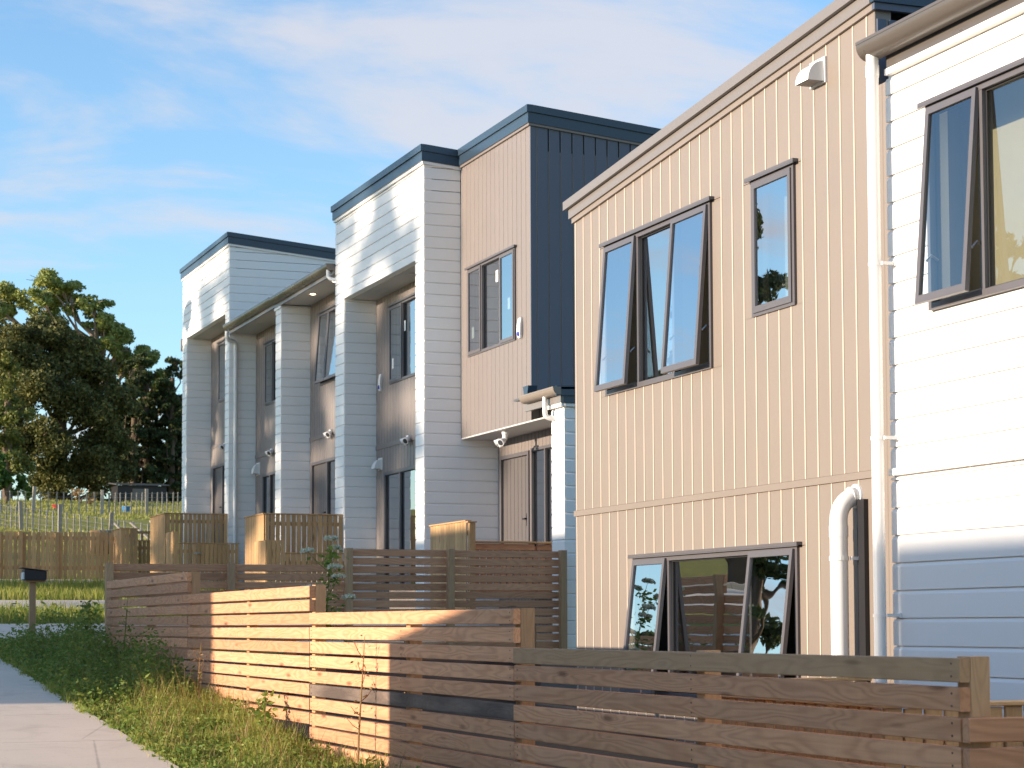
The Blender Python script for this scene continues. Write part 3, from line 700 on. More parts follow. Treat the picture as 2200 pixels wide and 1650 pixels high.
def recess_unit(H, y0, y1, zs, win, wl, door, dl, band, x=10.95, pitch=.17, zb=-.5, dname='ranch_slider', plain=None, rdoor=2.0):
    holes = [win+(), door]
    wall(H, 'W', x, y0, y1, zb, zs, holes, MA['taupe'])
    vboards(H, 'W', x, y0, y1, band[1], zs, pitch, y1, holes, MA['taupe'])
    vboards(H, 'W', x, y0, y1, zb, band[0], pitch, y1, holes, MA['taupe'])
    box_obj('band_flashing', MA['taupe'], H, x-.026, x-.0005, y0, y1-.02, band[0], band[1])
    window(H, 'W', x, *win, wl, rm=2.2)
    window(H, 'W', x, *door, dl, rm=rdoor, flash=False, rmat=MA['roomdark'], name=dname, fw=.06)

# ---- white tower townhouse (nearer of the two white parapet fronts)
H4 = thing('townhouse', (10.35, 34, gz(34)), 'white weatherboard townhouse with tall square portal front and parapet coloured shade navy beside the taupe block', 'house')
XB = 10.35
ho = [(31.85, 36.04, -2, 5.91)]
wall(H4, 'W', XB, YB, 36.6, -.6, 7.42, ho, MA['white'])
hboards(H4, 'W', XB, YB-.015, 36.61, -.5, 7.405, .187, 7.173, ho, MA['white'])
hboards(H4, 'S', YB, XB-.001, 10.955, -.5, 7.405, .187, 7.173, (), MA['white'])
hboards(H4, 'S', YB, 10.956, 11.60, -.5, 2.99, .187, 7.173, (), MA['white'])
hboards(H4, 'S', 36.04, XB-.001, 10.94, -.5, 5.9, .187, 7.173, (), MA['white'])
for b_ in ((XB+.121, 17, YB+.001, YB+.12, -.6, 6.8), (XB+.121, 10.955, 36.041, 36.16, -.6, 5.9), (XB+.121, 17, 36.48, 36.6, 4, 6.9), (XB+.121, 10.95, 31.73, 31.85, -.6, 5.9)): box_obj('end_wall', MA['white'], H4, *b_)
box_obj('soffit', MA['soffit'], H4, XB+.121, 10.948, 31.851, 36.039, 5.902, 5.93)
flat_top(H4, XB-.017, YB-.017, 36.60, 7.40, 6, MA['white'], sides=(True, True))
recess_unit(H4, 31.86, 36.035, 5.90, (32.9, 35.18, 4.27, 5.66), [(32.9, 33.6, 'fixed'), (33.6, 34.42, 'fixed'), (34.42, 35.18, 'closed')], (33.2, 35.52, .62, 2.725), [(33.2, 34.58, 'fixed'), (34.58, 35.52, 'fixed')], (3.16, 3.245))
flood_light(H4, (10.93, 34.0, 3.2)); alarm_box(H4, 10.95, 35.68, 4.36); vent_hood(H4, 10.95, 35.62, 35.85, 2.78, 3.0)
for (u, z) in ((34.95, 4.62), (34.25, 5.2)): box_obj('glass_sticker', MA['sticker'], H4, 10.92, 10.924, u-.04, u+.04, z-.09, z+.09)
for y in (33.0, 35.0):
    mb = MB(); mb.tube([(10.65, y, 5.899), (10.65, y, 5.893)], .05, 14); mb.build('downlight', MA['soffit'], H4)

# ---- two lower-roofed townhouses between the white towers
def lower(H, y0, y1, zsof, gy0, gy1):
    rf = MB(); rf.prism([(10.22, zsof+.13), (17, zsof+.30), (17, zsof+.33), (10.22, zsof+.16)], 'y', gy0, gy1); r = rf.build('roof', MA['roof'], H)
    box_obj('soffit', MA['soffit'], H, 10.335, 10.95, y0, y1, zsof, zsof+.03)
    box_obj('fascia', MA['fascia'], r, 10.30, 10.334, gy0, gy1, zsof-.03, zsof+.125)
    mb = MB(); quarter_gutter(mb, gy0, gy1, 10.165, zsof+.165, .135, .125); add_smooth_angle(mb.build('gutter', MA['gutter'], r), 35)
    return r
H5 = thing('townhouse', (10.35, 38.6, gz(38)), 'townhouse under a low dark gutter with two lit downlights and open upper windows', 'house')
lower(H5, 36.62, 41.0, 6.48, 36.63, 41.0)
recess_unit(H5, 36.62, 40.635, 6.48, (38.1, 39.84, 4.75, 6.2), [(38.1, 39.12, 'open'), (39.12, 39.84, 'open')], (38.0, 40.46, 1.15, 3.26), [(38.0, 39.33, 'fixed'), (39.33, 40.46, 'solid')], (3.70, 3.78), pitch=.178)
hboards(H5, 'S', 40.64, XB-.001, 10.94, -.4, 6.45, .187, 8.175, (), MA['white'])
hboards(H5, 'W', XB, 40.625, 41.08, -.4, 6.45, .187, 8.175, (), MA['white'])
mb = MB(); mb.box(XB, 10.955, 40.641, 41.08, -.5, 6.46); mb.build('portal_pier', MA['white'], H5)
mb = MB(); mb.box(10.31, 10.336, 40.6, 41.12, 6.40, 6.45); mb.build('eaves_trim', MA['white'], H5)
flood_light(H5, (10.93, 38.95, 3.74))
for y in (39.18, 37.58):
    mb = MB(); mb.tube([(10.6, y, 6.4795), (10.6, y, 6.472)], .05, 14); mb.build('downlight', MA['lamp'], H5)
mb = MB(); mb.tube([(10.23, 36.74, 6.54), (10.23, 36.74, 6.42), (10.26, 36.68, 6.36), (10.36, 36.6, 6.34)], .038, 12); add_smooth_angle(mb.build('downpipe', MA['pvc'], H5))
H6 = thing('townhouse', (10.35, 43.2, gz(43)), 'townhouse under a low dark gutter with plain soffit and narrow window, between white piers', 'house')
lower(H6, 41.0, 45.29, 6.50, 41.0, 45.2)
recess_unit(H6, 41.08, 45.30, 6.50, (43.0, 44.37, 4.8, 6.17), [(43.0, 43.68, 'fixed'), (43.68, 44.37, 'closed')], (42.6, 44.59, 1.2, 3.31), [(42.6, 43.95, 'fixed'), (43.95, 44.59, 'fixed')], (3.71, 3.79), pitch=.178)
flood_light(H6, (10.93, 43.65, 3.75)); vent_hood(H6, 10.95, 44.85, 45.12, 3.32, 3.6)
mb = MB(); mb.tube([(10.6, 43.54, 6.4995), (10.6, 43.54, 6.493)], .05, 14); mb.build('downlight', MA['soffit'], H6)
mb = MB(); mb.tube([(10.23, 45.08, 6.52), (10.23, 45.08, 6.40), (10.28, 45.12, 6.33), (10.42, 45.2, 6.31), (10.46, 45.22, 6.27), (10.465, 45.225, 6.2), (10.465, 45.225, .4)], .045, 14); dp = mb.build('downpipe', MA['pvc'], H6); add_smooth_angle(dp)
for z in (5.2, 3.8, 2.4):
    mb = MB(); mb.tube([(10.465, 45.225, z), (10.465, 45.225, z+.03)], .05, 14); mb.box(10.40, 10.53, 45.26, 45.29, z, z+.03); mb.build('pipe_bracket', MA['pvc'], dp)

# ---- far white tower
H7 = thing('townhouse', (10.35, 47.8, gz(48)), 'white weatherboard townhouse with square portal front and parapet coloured shade navy, next to the trees and field', 'house')
YA = 45.31
ho = [(45.70, 49.93, -2, 7.0)]
wall(H7, 'W', XB, YA, 50.40, -.4, 8.5, ho, MA['white'])
hboards(H7, 'W', XB, YA-.015, 50.41, -.3, 8.49, .187, 8.175, ho, MA['white'])
hboards(H7, 'S', YA, XB-.001, 14.5, -.3, 8.46, .187, 8.175, (), MA['white'])
hboards(H7, 'S', 49.93, XB-.001, 10.94, -.3, 6.99, .187, 8.175, (), MA['white'])
for b_ in ((XB+.121, 17, YA+.001, YA+.12, -.4, 7.9), (XB+.121, 10.955, 49.931, 50.05, -.4, 7.0), (XB+.121, 17, 50.28, 50.4, -.4, 7.9)): box_obj('end_wall', MA['white'], H7, *b_)
box_obj('soffit', MA['soffit'], H7, XB+.121, 10.948, 45.701, 49.929, 6.992, 7.02)
r7 = flat_top(H7, XB-.017, YA-.017, 50.40, 8.48, 6, MA['white'], sides=(True, True), zs=(0, .045, .2, .30))
recess_unit(H7, 45.71, 49.925, 6.99, (47.4, 49.02, 5.34, 6.78), [(47.4, 48.2, 'fixed'), (48.2, 49.02, 'closed')], (47.4, 49.62, 1.75, 3.85), [(47.4, 48.58, 'solid'), (48.58, 49.62, 'solid')], (4.29, 4.35), pitch=.178, zb=-.3, dname='entry_door')
flood_light(H7, (10.93, 48.2, 4.25))
mb = MB(); mb.box(10.30, 10.36, 50.42, 50.50, 6.75, 7.05); mb.build('wall_bracket', MA['fascia'], H7)

# ================================================================== timber fences
SP = .113; SLW, SLT = .0925, .045
def fence_front():
    X = 4.38
    root = thing('slat_fence', (X, 16, gz(16)), 'long stepped fence of horizontal pine slats along the footpath verge, half in sunlight', 'fence')
    joints = [25.78, 20.95, 16.19, 11.55, 6.77]
    tops = [.545, .545-2*SP, .545-4*SP, .545-6*SP]
    for sct in range(4):
        a, b = joints[sct+1], joints[sct]
        k = 0
        while True:
            zt = tops[sct]-k*SP
            if zt-SLW < gz((a+b)/2)+(.02 if sct else -.1): break
            mat = MA['wood1s'] if (sct == 2 and k == 5) else MA['wood1']
            if sct == 3 and k == 0: mat = MA['wood4']
            plank(root, 'slat', mat, (X, a+.003, zt-SLW/2+random.uniform(-.003, .003)), 'Y', b-a-random.uniform(.004, .012), SLW, SLT, .0011)
            for yy in (b-.06, b-2.43, a+.06):
                for dz in (.024, -.024):
                    if sct >= 2: place(('nail',), lambda: (lambda q: (q.tube([(0, 0, 0), (-.002, 0, 0)], .0045, 6), q.mesh('nail'))[1])(MB()), 'nail', MA['nail'], root, (X-SLT/2-.0005, yy, zt-SLW/2+dz))
            k += 1
        for yy, tp in ((a+.05, tops[sct]), (b-2.44, tops[sct])):
            zb = gz(yy)-.3
            plank(root, 'post', MA['wood4'], (X+SLT/2+.048, yy, zb), 'ZS', tp-zb+(.004 if yy < b-2 else 0), .09, .09, .002)
    plank(root, 'post', MA['wood4'], (X+SLT/2+.048, joints[0]-.05, gz(26)-.3), 'ZS', tops[0]-gz(26)+.3, .09, .09)
    # return beside the near end, two slats lower
    for k in range(9):
        zt = tops[3]-(2+k)*SP
        plank(root, 'slat', MA['wood2'], (X-.02, joints[4]-.03, zt-SLW/2), 'X', 2.9, SLW, SLT, .0006)
    plank(root, 'post', MA['wood4'], (7.1, joints[4]+.05, gz(7)-.3), 'ZS', tops[3]-2*SP-gz(7)+.3, .09, .09)
fence_front()
def fence_back():
    Y = 26.5
    root = thing('slat_fence', (7.6, Y, gz(Y)), 'dark brown horizontal slat fence crossing the yard in front of the white towers', 'fence')
    xs = [4.5, 6.07, 7.65, 9.07, 10.70]; tops = [.79, .79, 1.003, 1.003]
    for k, x in enumerate(xs):
        tp = max(tops[max(k-1, 0)], tops[min(k, 3)])
        plank(root, 'post', MA['wood4'], (x, Y-.06, gz(Y)-.3), 'ZW', tp-gz(Y)+.31, .105, .09, .002)
    for k in range(4):
        n = 0
        while tops[k]-n*SP-SLW > gz(Y)+.02:
            plank(root, 'slat', MA['wood2'], (xs[k]-.04, Y+.012, tops[k]-n*SP-SLW/2+random.uniform(-.002, .002)), 'X', xs[k+1]-xs[k]+.08-.004, SLW, .04, .0006); n += 1
fence_back()
def vscreen(root, kind, c, u0, u1, z0, z1, w=.085, gap=.016, mat='wood3', cap=True, top=None, slope=None):
    """close-boarded screen of vertical pine boards; kind as for facades"""
    n = max(1, round((u1-u0+gap)/(w+gap))); w = (u1-u0+gap)/n-gap
    for k in range(n):
        u = u0+k*(w+gap)+w/2
        p = P(kind, c, u, z0, 0)
        plank(root, 'board', MA[mat], p, 'ZW' if kind == 'W' else 'ZS', z1-z0+random.uniform(-.003, .003), w, .02, .0012)
    for zz in ((z0+.12, z1-.16) if z1-z0 > .6 else (z1-.12,)):
        p = P(kind, c, u0, zz, -.035)
        plank(root, 'rail', MA[mat], p, 'Y' if kind == 'W' else 'X', u1-u0, .07, .045)
    if cap:
        p = P(kind, c, u0-.02, z1+.014, -.02)
        plank(root, 'capping', MA[mat], p, 'Y' if kind == 'W' else 'X', u1-u0+.04, .022, .095)
def privacy(label, y, x0, x1, depth, ztop, zlow, zb, stub=True, low_label=None, gate=None):
    root = thing('privacy_screen', ((x0+x1)/2, y, zb), label, 'screen')
    vscreen(root, 'S', y, x0+.02, x1, zlow, ztop, .078, .022)
    vscreen(root, 'W', x0, y+.0, y+depth, zb, ztop, .062, .006)
    plank(root, 'post', MA['wood3'], (x0+.045, y+.05, zb), 'ZS', ztop-zb, .07, .07)
    return root
privacy('tall new pine privacy screen below the two lit downlights, with slots along its top', 36.1, 8.88, 10.33, 1.42, 1.97, .9, .2)
privacy('tall new pine privacy screen in front of the white tower beside the trees', 45.4, 8.95, 10.33, 1.7, 2.455, 1.2, .5)
r_ = thing('privacy_screen', (8.8, 50.0, 1.0), 'pine screen end standing at the right end of the paling fence', 'screen')
vscreen(r_, 'W', 8.62, 49.0, 50.3, 1.0, 2.28, .065, .006); vscreen(r_, 'S', 49.0, 8.62, 9.0, 1.0, 2.28, .09, .01)
r_ = thing('garden_gate', (9.2, 49.6, 1.0), 'pine garden gate with a slotted top beside the screen at the paling fence', 'gate')
vscreen(r_, 'S', 49.6, 9.03, 9.9, 1.0, 2.02, .075, .02)
for k in range(6): plank(r_, 'baluster', MA['wood3'], (9.07+k*.15, 49.6, 2.03), 'ZS', .17, .04, .03)
plank(r_, 'rail', MA['wood3'], (9.03, 49.6, 2.23), 'X', .87, .06, .05)
def low_run(label, y, xs0, xs1, zstub, xf1, zlow, zb, ydep=.95, handle=False):
    root = thing('garden_gate', ((xs0+xf1)/2, y, zb), label, 'gate')
    vscreen(root, 'W', xs0, y, y+ydep, zb, zstub, .062, .006, cap=False)
    vscreen(root, 'S', y, xs0+.012, xs1, zb, zstub, .085, .006, cap=False)
    vscreen(root, 'S', y+.01, xs1+.01, xf1, zb, zlow, .078, .018, cap=True)
    if handle:
        mb = MB(); x = xs1+.32; mb.box(x, x+.14, y-.02, y-.005, zlow-.22, zlow-.19); mb.tube([(x+.07, y-.02, zlow-.205), (x+.07, y-.06, zlow-.205), (x+.18, y-.06, zlow-.215)], .012, 8); mb.build('latch', MA['chrome'], root)
low_run('low pine gate with a metal latch between the two tall pine screens', 44.3, 8.90, 9.03, 2.02, 10.33, 1.76, .5, .75, True)
low_run('low pine gate beside a short board stub, left of the flowering weed', 35.3, 8.72, 9.06, 1.48, 10.2, 1.245, .1, .8)
r_ = thing('privacy_screen', (10.0, 29.2, .2), 'short sunlit pine screen before the white tower beside the taupe block', 'screen')
vscreen(r_, 'W', 10.0, 28.42, 30.06, .2, 1.49, .115, .012); plank(r_, 'post', MA['wood3'], (10.06, 28.37, .2), 'ZS', 1.27, .09, .08)
mb = MB(); mb.box(9.98, 10.12, 28.31, 28.44, 1.475, 1.495); mb.build('capping', MA['wood4'], r_)
r_ = thing('deck_railing', (11, 28.9, .5), 'dark pine deck railing with gaps in front of the recessed entry door', 'railing')
for a, b in ((10.18, 11.12), (11.16, 11.6)):
    plank(r_, 'top_rail', MA['wood3'], (a, 28.6, 1.205), 'X', b-a, .03, .14)
    plank(r_, 'rail', MA['wood2'], (a, 28.6, 1.135), 'X', b-a, .09, .04)
    plank(r_, 'rail', MA['wood2'], (a, 28.6, .5), 'X', b-a, .09, .04)
x = 10.22
while x < 11.6: plank(r_, 'baluster', MA['wood2'], (x, 28.62, .45), 'ZS', .7, .085, .02); x += .104
plank(r_, 'post', MA['wood2'], (10.14, 28.6, 0), 'ZS', 1.2, .09, .09)
# deck slab
d_ = thing('timber_deck', (11, 29.6, .5), 'timber deck at the recessed entry behind the brown slat fence', 'deck')
for k in range(9): plank(d_, 'deck_board', MA['wood3'], (10.2, 28.7+k*.15, .55), 'X', 1.4, .025, .14)
# low dark retaining board beside the beige house
rt = thing('retaining_wall', (6.9, 20, gz(20)), 'low dark timber retaining boards beyond the corner of the beige house', 'retaining wall')
for k in range(3): plank(rt, 'sleeper', MA['wood1s'], (4.9, 19.2, -.75+k*.19), 'X', 2.62, .18, .05)
for x in (5.0, 6.2, 7.45): plank(rt, 'post', MA['wood4'], (x, 19.28, -1.3), 'ZS', 1.16+(.13 if x > 7 else 0), .1, .1)
# yard divider behind the front fence
yd = thing('yard_screen', (6.2, 8.6, gz(8.6)), 'orange pine boarded yard screen glimpsed through gaps of the long slat fence', 'screen')
vscreen(yd, 'S', 8.5, 5.05, 7.25, -1.75, -.40, .095, .014); vscreen(yd, 'W', 5.05, 8.5, 10.2, -1.75, -.40, .095, .014)
yb = thing('yard_screen', (6.4, 11.4, gz(11)), 'narrow pine yard screen beside the lower window of the beige house', 'screen')
vscreen(yb, 'W', 6.0, 11.3, 11.62, -1.75, -.36, .095, .014); vscreen(yb, 'S', 11.3, 6.0, 6.6, -1.75, -.36, .095, .014)
# paling fence across the street end
pf = thing('paling_fence', (5, 50, gz(50)), 'brown paling fence with sunlit gaps standing below the grassy field', 'fence')
x = -1.5; k = 0
while x < 8.62:
    z0 = gz(50)+.03; h = 1.17+random.uniform(-.01, .01)
    plank(pf, 'paling', MA['wood5'], (x, 49.95, z0), 'ZS', h, .088, .018, .004); x += .088+(.016 if k % 3 else .024); k += 1
for z in (gz(50)+.35, gz(50)+1.06): plank(pf, 'rail', MA['wood5'], (-1.5, 50.0, z), 'X', 10.1, .09, .045)
for x in (1.0, 3.4, 5.9, 6.4, 7.25): plank(pf, 'post', MA['wood5'], (x, 49.9, gz(50)-.2), 'ZS', 1.38, .1, .09)

# ================================================================== letterbox
lb = thing('letterbox', (3.70, 27.6, gz(27.6)), 'black letterbox on a single pine post standing in the weedy verge', 'letterbox')
plank(lb, 'post', MA['wood4'], (3.70, 27.6, gz(27.6)-.2), 'ZS', .57-gz(27.6)+.2, .078, .078)
plank(lb, 'shelf', MA['wood4'], (3.60, 27.6, .585), 'X', .26, .025, .2)
mb = MB(); mb.prism([(3.58, .60), (3.86, .60), (3.86, .71), (3.58, .735)], 'y', 27.45, 27.75); mb.build('box_body', MA['black'], lb)
mb = MB(); mb.prism([(3.535, .752), (3.87, .714), (3.87, .722), (3.535, .762)], 'y', 27.43, 27.77); mb.build('lid', MA['black'], lb)
mb = MB(); mb.box(3.565, 3.579, 27.48, 27.72, .61, .70); mb.build('mail_flap', MA['sticker'], lb)

# ================================================================== vegetation helpers
def leaf_mesh(name, C, U, V, mat, shape='diamond'):
    """one mesh from arrays: centres C, half-length vectors U, half-width vectors V"""
    n = len(C)
    v = np.stack([C-U, C+V*.9-U*.1, C+U, C-V*.9-U*.1], 1).reshape(-1, 3)
    me = bpy.data.meshes.new(name); me.vertices.add(4*n); me.vertices.foreach_set('co', v.ravel().astype(np.float32))
    me.loops.add(4*n); me.loops.foreach_set('vertex_index', np.arange(4*n, dtype=np.int32))
    me.polygons.add(n); me.polygons.foreach_set('loop_start', np.arange(0, 4*n, 4, dtype=np.int32)); me.polygons.foreach_set('loop_total', np.full(n, 4, np.int32))
    me.materials.append(mat); me.update(); me.validate(); return me
def rvec(n): v = RNG.normal(size=(n, 3)); return v/np.linalg.norm(v, axis=1)[:, None]
def crown_arrays(blobs, per, size, flat=1.0, up=.3, dens=9):
    Cs, Us, Vs = [], [], []
    for (bx, by, bz, r, *rz) in blobs:
        rz = rz[0] if rz else r*.75
        n = int(per*r*r)
        d = rvec(n); rad = RNG.random(n)**.42
        # break the blob into sub-clumps so gaps show
        k = max(6, int(dens*r)); cen = rvec(k)*(RNG.random(k)**.5)[:, None]
        a = RNG.integers(0, k, n); p = cen[a]*.78+d*rad[:, None]*.34
        C = np.array([bx, by, bz])+p*np.array([r, r, rz])
        U = rvec(n); U[:, 2] = U[:, 2]*flat+up*RNG.normal(size=n)*.3; U /= np.linalg.norm(U, axis=1)[:, None]
        V = np.cross(U, rvec(n)); V /= np.linalg.norm(V, axis=1)[:, None]+1e-9
        s = size*(.6+.8*RNG.random(n))
        Cs.append(C); Us.append(U*s[:, None]); Vs.append(V*(s*.55)[:, None])
    return np.concatenate(Cs), np.concatenate(Us), np.concatenate(Vs)
def tree(name, label, base, blobs, mat, bark, per=220, size=.17, trunk_r=.3, fork=.4, group=None, flat=1.0, limbs=True, extra_trunks=(), dens=9):
    """base (x,y,z); blobs in world coordinates; limbs run from the trunk to every blob"""
    root = thing(name, base, label, 'tree', group)
    B = Vector(base); top = max(b[2] for b in blobs); cx_ = sum(b[0] for b in blobs)/len(blobs); cy_ = sum(b[1] for b in blobs)/len(blobs)
    mb = MB()
    hz = B.z+(top-B.z)*fork
    tp = Vector((B.x*.7+cx_*.3, B.y*.7+cy_*.3, hz)); apex = Vector((cx_, cy_, B.z+(top-B.z)*.85))
    mb.tube([B-Vector((0, 0, .3)), B+(tp-B)*.4+Vector((random.uniform(-.1, .1),)*2+(0,)), tp, (tp+apex)/2, apex], [trunk_r*1.15, trunk_r, trunk_r*.75, trunk_r*.4, trunk_r*.12], 9)
    if limbs:
        for (bx, by, bz, r, *_) in blobs:
            e = Vector((bx, by, bz)); f = min(.9, max(0.0, (bz-B.z)/(top-B.z)-.22))
            s = B+(tp-B)*min(1, f/fork) if f < fork else tp+(apex-tp)*((f-fork)/max(.01, .85-fork))
            mid = (s+e)/2+Vector((random.uniform(-.3, .3), random.uniform(-.3, .3), -.12*(e-s).length))
            mb.tube([s, mid, e], [trunk_r*.34, trunk_r*.2, trunk_r*.06], 6)
            for q in range(4):
                d = Vector(rvec(1)[0])*r*.8; d.z = abs(d.z)*.6
                mb.tube([mid*.4+e*.6, e*.7+(e+d)*.3+Vector((0, 0, .05)), e+d], [trunk_r*.1, trunk_r*.07, trunk_r*.03], 5)
    for (x, y, z0, z1, rr) in extra_trunks: mb.tube([(x, y, z0), (x+.1, y, (z0+z1)/2), (x, y, z1)], [rr, rr*.8, rr*.3], 7)
    add_smooth_angle(mb.build('trunk', MA[bark], root), 60)
    C, U, V = crown_arrays(blobs, per, size, flat, dens=dens); off = np.array(wloc(root))
    me = leaf_mesh('crown', C-off, U, V, MA[mat]); o = bpy.data.objects.new('crown', me); COL.objects.link(o); o.parent = root
    return root

# ---- trees beyond the field
G = lambda y: gz(y)
GUM = [(13.3, 108, 16.9, 1.35, .8), (12.2, 107, 16.3, 1.2, .7), (14.9, 107, 17.5, 1.35, .75), (16.2, 108, 17.3, 1.25, .7), (15.4, 110, 16.5, 1.2), (17.3, 107, 16.5, 1.1, .7), (17.9, 108, 15.5, 1.15, .7), (18.6, 107, 15.0, 1.1, .7), (19.4, 108, 14.4, 1.05, .7), (20.2, 107, 14.0, .95, .6), (20.9, 108, 13.2, .75, .55), (19.2, 109, 13.4, 1.1, .6), (19.9, 107, 12.6, 1.05, .7), (20.6, 108, 11.9, .9, .6), (16.5, 109, 15.2, .9, .5), (17.0, 106.5, 14.2, 1.0, .6), (21.1, 107, 11.4, .7, .6)]
random.seed(21)
GUM += [(x+random.uniform(-.9, .9), y+random.uniform(-1, 1), z-random.uniform(.1, .9), r*random.uniform(.6, .85), .5) for (x, y, z, r, *_) in GUM for q in (0, 1)]
tree('gum_tree', 'tall spreading gum tree with open branches and yellow green crown above the dark cypress', (17.6, 108, G(108)),
     GUM,
     'leafgum', 'barkpale', per=1250, size=.095, trunk_r=.36, fork=.35)
tree('cypress_tree', 'broad dark cypress with a dense rounded crown standing left of the thin pines', (14.6, 101, G(101)),
     [(12.8, 101, 13.9, 1.6, 1.3), (14.3, 101, 13.9, 1.55, 1.2), (12.5, 100.5, 12.6, 1.9), (13.7, 100, 11.4, 2.1), (15.3, 101, 12.7, 1.9), (16.0, 100.5, 10.6, 2.1), (13.7, 100, 8.8, 2.1), (16.8, 101, 9.0, 1.8), (16.2, 100.5, 7.6, 1.8), (17.5, 101, 10.9, 1.3), (12.0, 101, 10.4, 1.7), (14.4, 100.5, 7.2, 1.7), (17.8, 101.5, 7.6, 1.2), (16.6, 101.5, 12.4, 1.4)],
     'leafdark', 'bark', per=1900, size=.095, trunk_r=.5, fork=.5, dens=15)
tree('conifer_tree', 'sunlit yellow green conifer in front of the dark cypress', (11.6, 95, G(95)),
     [(11.6, 95, 12.0, .75, 1.0), (11.5, 95, 10.8, .95, 1.0), (11.9, 94.7, 9.6, 1.05, 1.0), (11.4, 95, 8.4, 1.15, 1.0), (11.8, 95, 7.3, 1.1, .9), (10.9, 95, 9.4, .9)],
     'leaflit', 'bark', per=1300, size=.09, trunk_r=.22, fork=.7)
tree('round_bush', 'low round green bush at the edge of the field below the conifer', (10.9, 90, G(90)),
     [(10.9, 90, 6.2, 1.0, .8), (11.6, 90, 5.8, .7, .6), (10.2, 90, 6.5, 1.0, .9)], 'leafbush', 'bark', per=700, size=.12, trunk_r=.1, fork=.5)
def thin_pine(x, y, ztop, label, seed, lean=0.0):
    random.seed(seed); zb = G(y); bl = []
    z = zb+.6+random.random()
    while z < ztop:
        f = (z-zb)/(ztop-zb)
        for s in range(2 if f < .75 else 1):
            a = random.uniform(0, 6.28); rr = random.uniform(.25, .85)*(1.1-f*.6)
            bl.append((x+lean*f+rr*math.cos(a), y+rr*math.sin(a), z+random.uniform(-.2, .2), random.uniform(.5, .85), random.uniform(.3, .45)))
        z += random.uniform(.35, .6)
    tree('thin_pine', label, (x, y, zb), bl, 'leafpine', 'bark', per=1500, size=.09, trunk_r=.15, fork=.9, group='thin pines behind the field')
LP_ = 'thin dark pine with a bare straight trunk and ragged tufts of foliage'
for i, (x, y, zt) in enumerate(((18.7, 103, 13.2), (19.5, 104, 13.6), (20.6, 103, 13.7), (21.7, 104, 13.5), (18.1, 105, 11.2), (22.4, 105, 13.2), (20.0, 106, 11.0), (21.2, 106, 11.8), (19.0, 106, 12.4), (22.0, 107, 10.8))): thin_pine(x, y, zt, LP_, 40+i)
random.seed(11)
for i, (x, y, r) in enumerate(((17.8, 99, .8), (19.2, 100, .7), (20.5, 99.5, .75), (21.8, 100, .8), (16.2, 99, .7), (23.2, 101, .9))):
    tree('hedge_bush', 'dark scrubby bush at the foot of the thin pines', (x, y, G(y)), [(x, y, G(y)+r*.6, r*1.1, r*.8), (x+.6, y, G(y)+r*.4, r*.8, r*.6)], 'leafpine', 'bark', per=520, size=.11, trunk_r=.07, group='scrub under the pines')
tree('rusty_bush', 'rust coloured dry bush behind the farm fence', (13.7, 88, G(88)), [(13.7, 88, G(88)+.5, .55, .45), (14.2, 88, G(88)+.35, .4, .3)], 'straw', 'bark', per=600, size=.07, trunk_r=.05)
# ---- dark shed under the trees
sh = thing('farm_shed', (18.2, 98, G(98)), 'low dark farm shed half hidden under the trees', 'shed')
box_obj('wall', MA['black'], sh, 16.9, 19.2, 97.2, 99, G(97)-.2, G(97)+.95)
mb = MB(); mb.prism([(97.0, G(97)+.95), (99.2, G(97)+1.15), (99.2, G(97)+1.2), (97.0, G(97)+1.0)], 'x', 16.8, 19.3); mb.build('roof', MA['roof'], sh)
box_obj('door', MA['door'], sh, 17.6, 18.3, 97.16, 97.199, G(97)-.1, G(97)+.8)
bn = thing('feed_bin', (11.9, 84, G(84)), 'small red tub on the grass behind the farm fence', 'tub'); mb = MB(); mb.tube([(12.2, 84, G(84)), (12.2, 84, G(84)+.14), (12.2, 84, G(84)+.16)], [.16, .2, .21], 14); mb.build('tub_body', simple('red_plastic', (.35, .02, .02), .4), bn)
mb = MB(); mb.tube([(12.2, 84, G(84)+.155), (12.2, 84, G(84)+.165)], [.22, .22], 14); mb.build('tub_rim', simple('red_rim', (.4, .03, .03), .4), bn)
bn = thing('feed_bin', (14.6, 82, G(82)), 'small blue tub on the grass behind the farm fence', 'tub'); mb = MB(); mb.tube([(14.6, 82, G(82)), (14.6, 82, G(82)+.2)], [.13, .16], 14); mb.build('tub_body', simple('blue_plastic', (.01, .16, .4), .4), bn)
mb = MB(); mb.tube([(14.6, 82, G(82)+.19), (14.6, 82, G(82)+.215)], [.172, .172], 14); mb.build('tub_rim', simple('blue_rim', (.01, .2, .45), .4), bn)

# ---- farm fences
def farm_fence(label, pts, post_sp, bat_sp, hp, hb, lean=.06, seed=1):
    random.seed(seed)
    root = thing('farm_fence', (pts[0][0], pts[0][1], G(pts[0][1])), label, 'fence')
    total = 0; last_p = -9
    for (x0, y0), (x1, y1) in zip(pts[:-1], pts[1:]):
        L = math.hypot(x1-x0, y1-y0); n = int(L/bat_sp)
        for k in range(n+1):
            x, y = x0+(x1-x0)*k/n, y0+(y1-y0)*k/n; z = G(y)
            total += bat_sp
            if total-last_p >= post_sp:
                last_p = total; h = hp*random.uniform(.92, 1.08)
                o = plank(root, 'post', MA['greywood'], (x, y, z-.2), 'ZS', h+.2, .12, .11, lean)
            else: plank(root, 'batten', MA['greywood'], (x, y, z-.05), 'ZS', hb+.05, .045, .03, lean*.6)
        for q in range(5):
            hz = hb*(.15+.2*q); mb = MB(); m_ = max(2, int(L/2.5))
            mb.tube([(x0+(x1-x0)*k/m_, y0+(y1-y0)*k/m_-.03, G(y0+(y1-y0)*k/m_)+hz) for k in range(m_+1)], .0045, 4, cap=False)
            mb.build('wire', MA['wire'], root)
